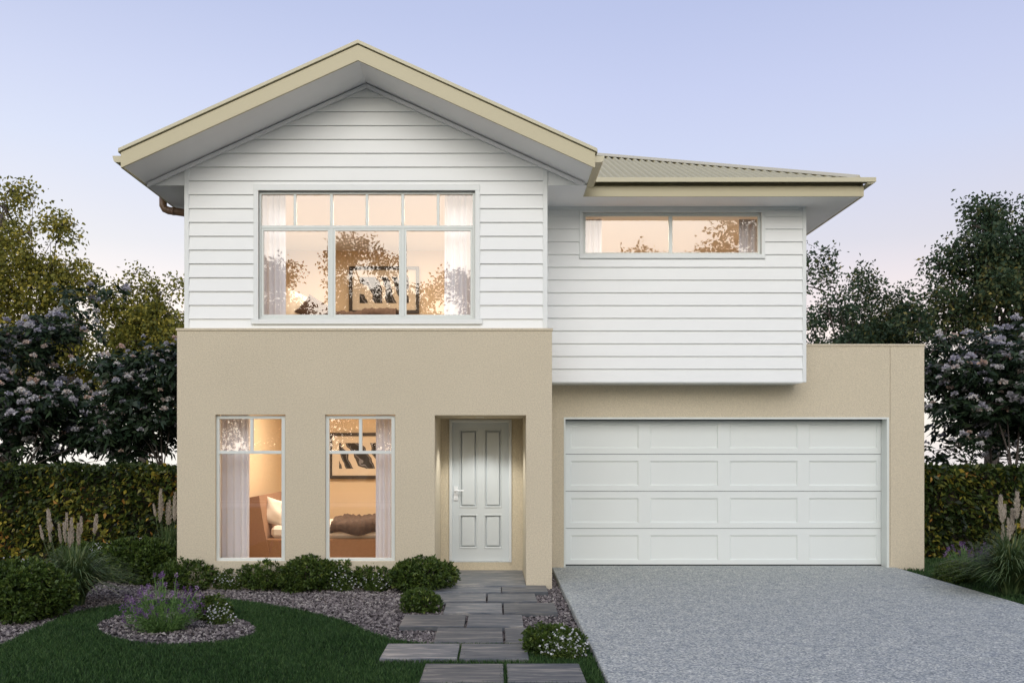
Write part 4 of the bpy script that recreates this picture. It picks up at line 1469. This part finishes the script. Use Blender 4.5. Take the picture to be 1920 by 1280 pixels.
# ---------------------------------------------------------------- shrubs
def shrub(px, py, wpx, top, label, group='rounded green shrubs', dens=1.0, m=None, name='shrub', leaf=.042, seed=0):
    rng = np.random.default_rng(100 + seed)
    x, y = GND(px, py, -.05)
    y += .0
    s = y / F
    rx = wpx * s / 2 * 1.1
    # centre sits half a radius behind the front edge
    yc = y + rx * .75
    sc = yc / y
    x *= sc
    hgt = ((EYE - (top - CY) * yc / F) + .05) * 1.02
    root = empty(name, (x, yc, -.06), label, 'shrub', group)
    # several lumps make the outline uneven
    lumps = [(0, 0, hgt * .45, rx * .8, rx * .72, hgt * .52)]
    for k in range(5):
        a = k * 1.26 + rng.uniform(-.3, .3)
        lumps.append((rx * .55 * math.cos(a), rx * .5 * math.sin(a), hgt * rng.uniform(.34, .55), rx * rng.uniform(.38, .5), rx * rng.uniform(.38, .5), hgt * rng.uniform(.34, .44)))
    P = []; N = []
    for l in lumps:
        n = int(dens * 2300 * (l[3] * l[4] + l[3] * l[5]))
        u = unit(n, rng); rr = rng.uniform(.55, 1.04, (n, 1)) ** .5
        p = np.array(l[:3]) + u * rr * np.array(l[3:])
        P.append(p); N.append(u)
    P = np.concatenate(P); N = np.concatenate(N)
    k = P[:, 2] > .015
    P, N = P[k], N[k]
    tn = 8
    PP = np.repeat(P, tn, 0) + rng.normal(0, .008, (len(P) * tn, 3))
    ax = np.repeat(N * .8 + np.array((0, 0, .6)), tn, 0)
    DD = ax * .8 + unit(len(PP), rng) * .9
    L = leaf * rng.uniform(.6, 1.25, len(PP))
    V = leaf_quads(PP, DD, L, L * .48, .05, .2)
    tint = .40 + np.repeat(rng.normal(0, .14, len(P)), tn) + rng.normal(0, .12, len(PP))
    link_poly('foliage', V, 4, m or M['leaf_box'], root, tint)
    mb = MB()
    for q in range(14):
        a = rng.uniform(0, 6.28); r_ = rng.uniform(.2, .75)
        end = (rx * r_ * math.cos(a), rx * r_ * .9 * math.sin(a), hgt * rng.uniform(.45, .8))
        mb.tube([(.02 * math.cos(a), .02 * math.sin(a), -.03), (end[0] * .5, end[1] * .5, end[2] * .4), end], [.008, .006, .003], 5)
    mb.build('stem', M['bark'], root)
    return root


shrub(40, 1172, 185, 1046, 'large bushy shrub in the bottom left corner in front of the plume grass', seed=1, leaf=.05)
shrub(262, 1098, 128, 1004, 'dark green shrub behind the lavender beside the plume grass', seed=2, leaf=.05)
shrub(312, 1086, 80, 1012, 'dark shrub tucked against the corner of the rendered wall', seed=3)
shrub(360, 1108, 136, 1040, 'rounded shrub under the wall corner left of the first tall window', seed=4)
shrub(432, 1104, 70, 1058, 'small round shrub under the tall window nearest the hedge', seed=5)
shrub(500, 1109, 100, 1050, 'low shrub under the right side of the first tall window', seed=6)
shrub(576, 1112, 118, 1040, 'bigger shrub between the two tall windows', seed=7)
shrub(641, 1107, 86, 1050, 'rounded shrub below the left part of the second tall window', seed=8)
shrub(704, 1107, 82, 1058, 'small shrub with white flowers in front, beside the big porch shrub', seed=9)
shrub(792, 1114, 128, 1042, 'big bushy shrub at the left side of the porch opening', seed=10, leaf=.048)
shrub(787, 1150, 78, 1104, 'small round shrub standing alone in the gravel beside the path', seed=11)
shrub(1036, 1232, 114, 1172, 'shrub between the stepping stones and the driveway', seed=12)
shrub(400, 1168, 76, 1113, 'low shrub on the island bed behind the lavender', seed=13, leaf=.036)
shrub(1792, 1098, 78, 1049, 'low shrub at the driveway edge by the right plume grass', seed=14)
shrub(212, 1092, 96, 1026, 'small dark shrub between the plume grass and the shrub behind the lavender', seed=16)
shrub(165, 1060, 110, 1016, 'dark shrub half hidden behind the left plume grass', seed=15)


# small white flowering plants
def white_flowers(px, py, wpx, hpx, label, n=70, seed=0):
    rng = np.random.default_rng(300 + seed)
    x, y = GND(px, py, -.05)
    s = y / F; rx = wpx * s / 2; h = hpx * s
    root = empty('white_flower_plant', (x, y, -.06), label, 'flowers', 'small white flowering plants')
    th = rng.uniform(0, 6.28, n); rr = np.sqrt(rng.random(n)) * rx
    Q = np.stack([rr * np.cos(th), rr * np.sin(th) * .45, h * rng.uniform(.25, 1.05, n) * (1 - .45 * (rr / rx) ** 2)], -1)
    np_ = 6
    PP = np.repeat(Q, np_, 0)
    a = np.tile(np.arange(np_) * 2 * math.pi / np_, n)
    face = np.repeat(np.stack([rng.normal(0, .3, n), rng.normal(-.6, .3, n), np.full(n, .6)], -1), np_, 0)
    face /= np.linalg.norm(face, axis=1, keepdims=True)
    e1 = np.cross(face, np.array((1.0, 0, 0))); e1 /= np.linalg.norm(e1, axis=1, keepdims=True); e2 = np.cross(face, e1)
    DD = e1 * np.cos(a)[:, None] + e2 * np.sin(a)[:, None] + face * .2
    L = np.repeat(rng.uniform(.008, .014, n), np_)
    f_ = link_poly('blossom', leaf_quads(PP, DD, L, L * .9, 0, .05), 4, M['white_fl'], root, np.repeat(rng.random(n), np_))
    f_['kind'] = 'stuff'
    # stems and little leaves
    B = np.stack([Q[:, 0] * .45, Q[:, 1] * .45, np.zeros(n)], -1)
    st = leaf_quads(B, Q - B, np.linalg.norm(Q - B, axis=1), np.full(n, .004), 0, .1)
    m_ = n * 14
    i = rng.integers(0, n, m_); t = rng.uniform(.05, .95, (m_, 1))
    LP = B[i] * (1 - t) + Q[i] * t + rng.normal(0, .012, (m_, 3))
    lv = leaf_quads(LP, unit(m_, rng) + np.array((0, 0, .3)), rng.uniform(.015, .035, m_), rng.uniform(.006, .012, m_), 0, .2)
    link_poly('foliage', np.concatenate([st, lv]), 4, M['leaf_box'], root, np.concatenate([np.full(n, .5), rng.normal(.45, .2, m_)]))
    return root


white_flowers(432, 1104, 70, 40, 'white flowers at the foot of the shrubs by the first tall window', 75, 1)
white_flowers(640, 1107, 62, 46, 'white flowers in front of the shrub below the second tall window', 80, 2)
white_flowers(702, 1107, 62, 36, 'white flowers in front of the small shrub next to the big porch shrub', 70, 3)
white_flowers(1058, 1237, 92, 62, 'white flowers spilling over the shrub between path and driveway', 130, 4)
white_flowers(412, 1172, 66, 46, 'white flowers on the island bed beside the lavender', 80, 5)
white_flowers(196, 1066, 66, 56, 'white flowers behind the left plume grass', 90, 6)
white_flowers(30, 1085, 90, 46, 'white flowers behind the large bottom left shrub', 60, 7)
white_flowers(262, 1062, 60, 60, 'white flowers under the plume grass at the wall corner', 50, 8)


# fountain grass with plumes
def plume_grass(px, py, wpx, hpx, plumes, label, nb=900, seed=0, stiff=0.0, yoff=0.0):
    rng = np.random.default_rng(500 + seed)
    x, y = GND(px, py, -.06)
    y += yoff; x *= y / (y - yoff)
    s = y / F; rx = wpx * s / 2; h = hpx * s
    root = empty('plume_grass', (x, y, -.07), label, 'grass', 'ornamental grasses with cream plumes')
    a = rng.uniform(0, 6.28, nb); out = rx * rng.uniform(.22, 1.3, nb)
    hh = h * rng.uniform(.6, 1.05, nb) * (1 - .25 * (out / rx))
    r0 = rng.uniform(0, .09, nb)
    segs = 6
    w0 = rng.uniform(.0065, .0125, nb)
    pts_ = []
    for k in range(segs + 1):
        t = k / segs
        rad = r0 + out * t ** 1.6
        zz = hh * (1.75 * t - (.75 + .35 * (out / rx)) * t ** 2.3)
        pts_.append(np.stack([rad * np.cos(a), rad * np.sin(a), zz], -1))
    side = np.stack([-np.sin(a), np.cos(a), np.zeros(nb)], -1)
    quads = []; tt_ = []
    tint = rng.normal(.42, .2, nb)
    for k in range(segs):
        wa = (w0 * (1 - (k / segs) ** 2 * .9))[:, None]; wb = (w0 * (1 - ((k + 1) / segs) ** 2 * .9))[:, None]
        quads.append(np.stack([pts_[k] - side * wa, pts_[k] + side * wa, pts_[k + 1] + side * wb, pts_[k + 1] - side * wb], 1).reshape(-1, 3)); tt_.append(tint + .12 * (k / segs))
    link_poly('foliage', np.concatenate(quads), 4, M['blade'], root, np.concatenate(tt_))
    for (ppx, ptop, plen, pw) in plumes:
        X, Z = PX(ppx, y) - x, PZ(ptop, y) + .07
        L = plen * s
        bxr, byr = X * .35, rng.uniform(-.05, .05)
        yy = rng.uniform(-.12, .12)
        lean = X * .1
        top = np.array((X, yy, Z)); bot = np.array((X - lean - rng.normal(0, .008), yy, Z - L))
        mb = MB()
        mb.tube([(bxr, byr, 0), ((bxr + bot[0]) / 2, (byr + yy) / 2, bot[2] * .55), tuple(bot), tuple(bot * .4 + top * .6)], [.004, .0035, .003, .002], 5)
        so_ = mb.build('stalk', M['plume_stalk'], root)
        n = 560
        t = rng.random(n)
        prof_ = np.sin(np.pi * np.clip(t, .02, .98) ** .75) ** .8 * (1 - .35 * t)
        P = bot + (top - bot) * t[:, None] + unit(n, rng) * (prof_ * pw * s * .30)[:, None]
        D = (top - bot) / L * 1.4 + unit(n, rng) * .75
        LL = rng.uniform(.03, .06, n) * (pw / 14)
        link_poly('plume', leaf_quads(P, D, LL, np.full(n, .005), 0, .1), 4, M['plume'], so_, rng.normal(.5, .25, n))
    return root


M['plume_stalk'] = mat('green_stalk', (.08, .11, .05), rough=.7)
plume_grass(142, 1134, 196, 140, [(96, 958, 40, 14), (133, 962, 30, 8), (126, 975, 46, 11), (147, 971, 32, 8), (177, 968, 34, 10), (139, 985, 40, 10), (116, 982, 36, 8), (83, 985, 26, 7), (107, 985, 34, 8), (93, 990, 26, 7), (133, 993, 34, 9)],
            'fountain grass with cream plumes rising before the left hedge', seed=1)
plume_grass(318, 1072, 90, 110, [(297, 920, 48, 13), (304, 925, 54, 12), (287, 946, 22, 8), (316, 940, 44, 12), (324, 933, 46, 12), (330, 925, 50, 12), (310, 945, 40, 10)],
            'fountain grass with pale plumes at the corner of the rendered wall', nb=480, seed=2)
plume_grass(1895, 1118, 230, 145, [(1873, 932, 48, 15), (1908, 925, 48, 14), (1883, 972, 40, 9), (1906, 958, 46, 14), (1893, 948, 26, 8), (1919, 955, 36, 12), (1886, 985, 30, 8), (1935, 940, 44, 13)],
            'fountain grass with cream plumes at the right photo edge', nb=1000, seed=3)


# lavender
def lavender(px, py, wpx, hpx, label, ns=190, seed=0):
    rng = np.random.default_rng(700 + seed)
    x, y = GND(px, py, -.05)
    s = y / F; rx = wpx * s / 2; h = hpx * s
    root = empty('lavender', (x, y, -.05), label, 'lavender')
    a = rng.uniform(0, 6.28, ns); o_ = rng.random(ns) ** .42 * rx
    hh = h * rng.uniform(.32, 1.0, ns) * (1 - .5 * (o_ / rx) ** 2) + .03
    top = np.stack([o_ * np.cos(a), o_ * np.sin(a) * .8, hh], -1)
    bot = np.stack([top[:, 0] * .25, top[:, 1] * .25, np.zeros(ns)], -1)
    mid = bot * .4 + top * .6; mid[:, 2] = hh * .5
    Q = []; T = []
    side = np.stack([np.ones(ns), np.zeros(ns), np.zeros(ns)], -1) * .0038
    Q.append(np.stack([bot - side, bot + side, mid + side, mid - side], 1).reshape(-1, 3)); T.append(rng.normal(.5, .2, ns))
    Q.append(np.stack([mid - side, mid + side, top + side * .6, top - side * .6], 1).reshape(-1, 3)); T.append(rng.normal(.5, .2, ns))
    m_ = ns * 34
    i = rng.integers(0, ns, m_); t = rng.random((m_, 1)) ** 1.2 * .85
    P = np.where(t < .5, bot[i] * (1 - 2 * t) + mid[i] * 2 * t, mid[i] * (2 - 2 * t) + top[i] * (2 * t - 1))
    D = (top - bot)[i] / h * 1.2 + unit(m_, rng) * .8
    Q.append(leaf_quads(P, D, rng.uniform(.04, .085, m_), rng.uniform(.005, .009, m_), 0, .2)); T.append(rng.normal(.4, .25, m_))
    link_poly('foliage', np.concatenate(Q), 4, M['lav_leaf'], root, np.concatenate(T))
    nfl = 22
    u = unit(ns * nfl, rng)
    t = np.tile(np.linspace(0, 1, nfl), ns)
    P = np.repeat(top, nfl, 0) + np.stack([u[:, 0] * .008, u[:, 1] * .008, t * .050 - .006], -1)
    L = rng.uniform(.013, .022, ns * nfl)
    fo = link_poly('flower_head', leaf_quads(P, u + np.array((0, 0, .6)), L, L * .6, 0, .2), 4, M['lav_fl'], root, np.repeat(rng.normal(.5, .22, ns), nfl) + rng.normal(0, .1, ns * nfl))
    fo['kind'] = 'stuff'
    return root


lavender(306, 1186, 160, 108, 'purple lavender growing on the oval island bed in the lawn', 100, 1)
lavender(1822, 1092, 110, 82, 'purple lavender in front of the right hedge', 120, 2)
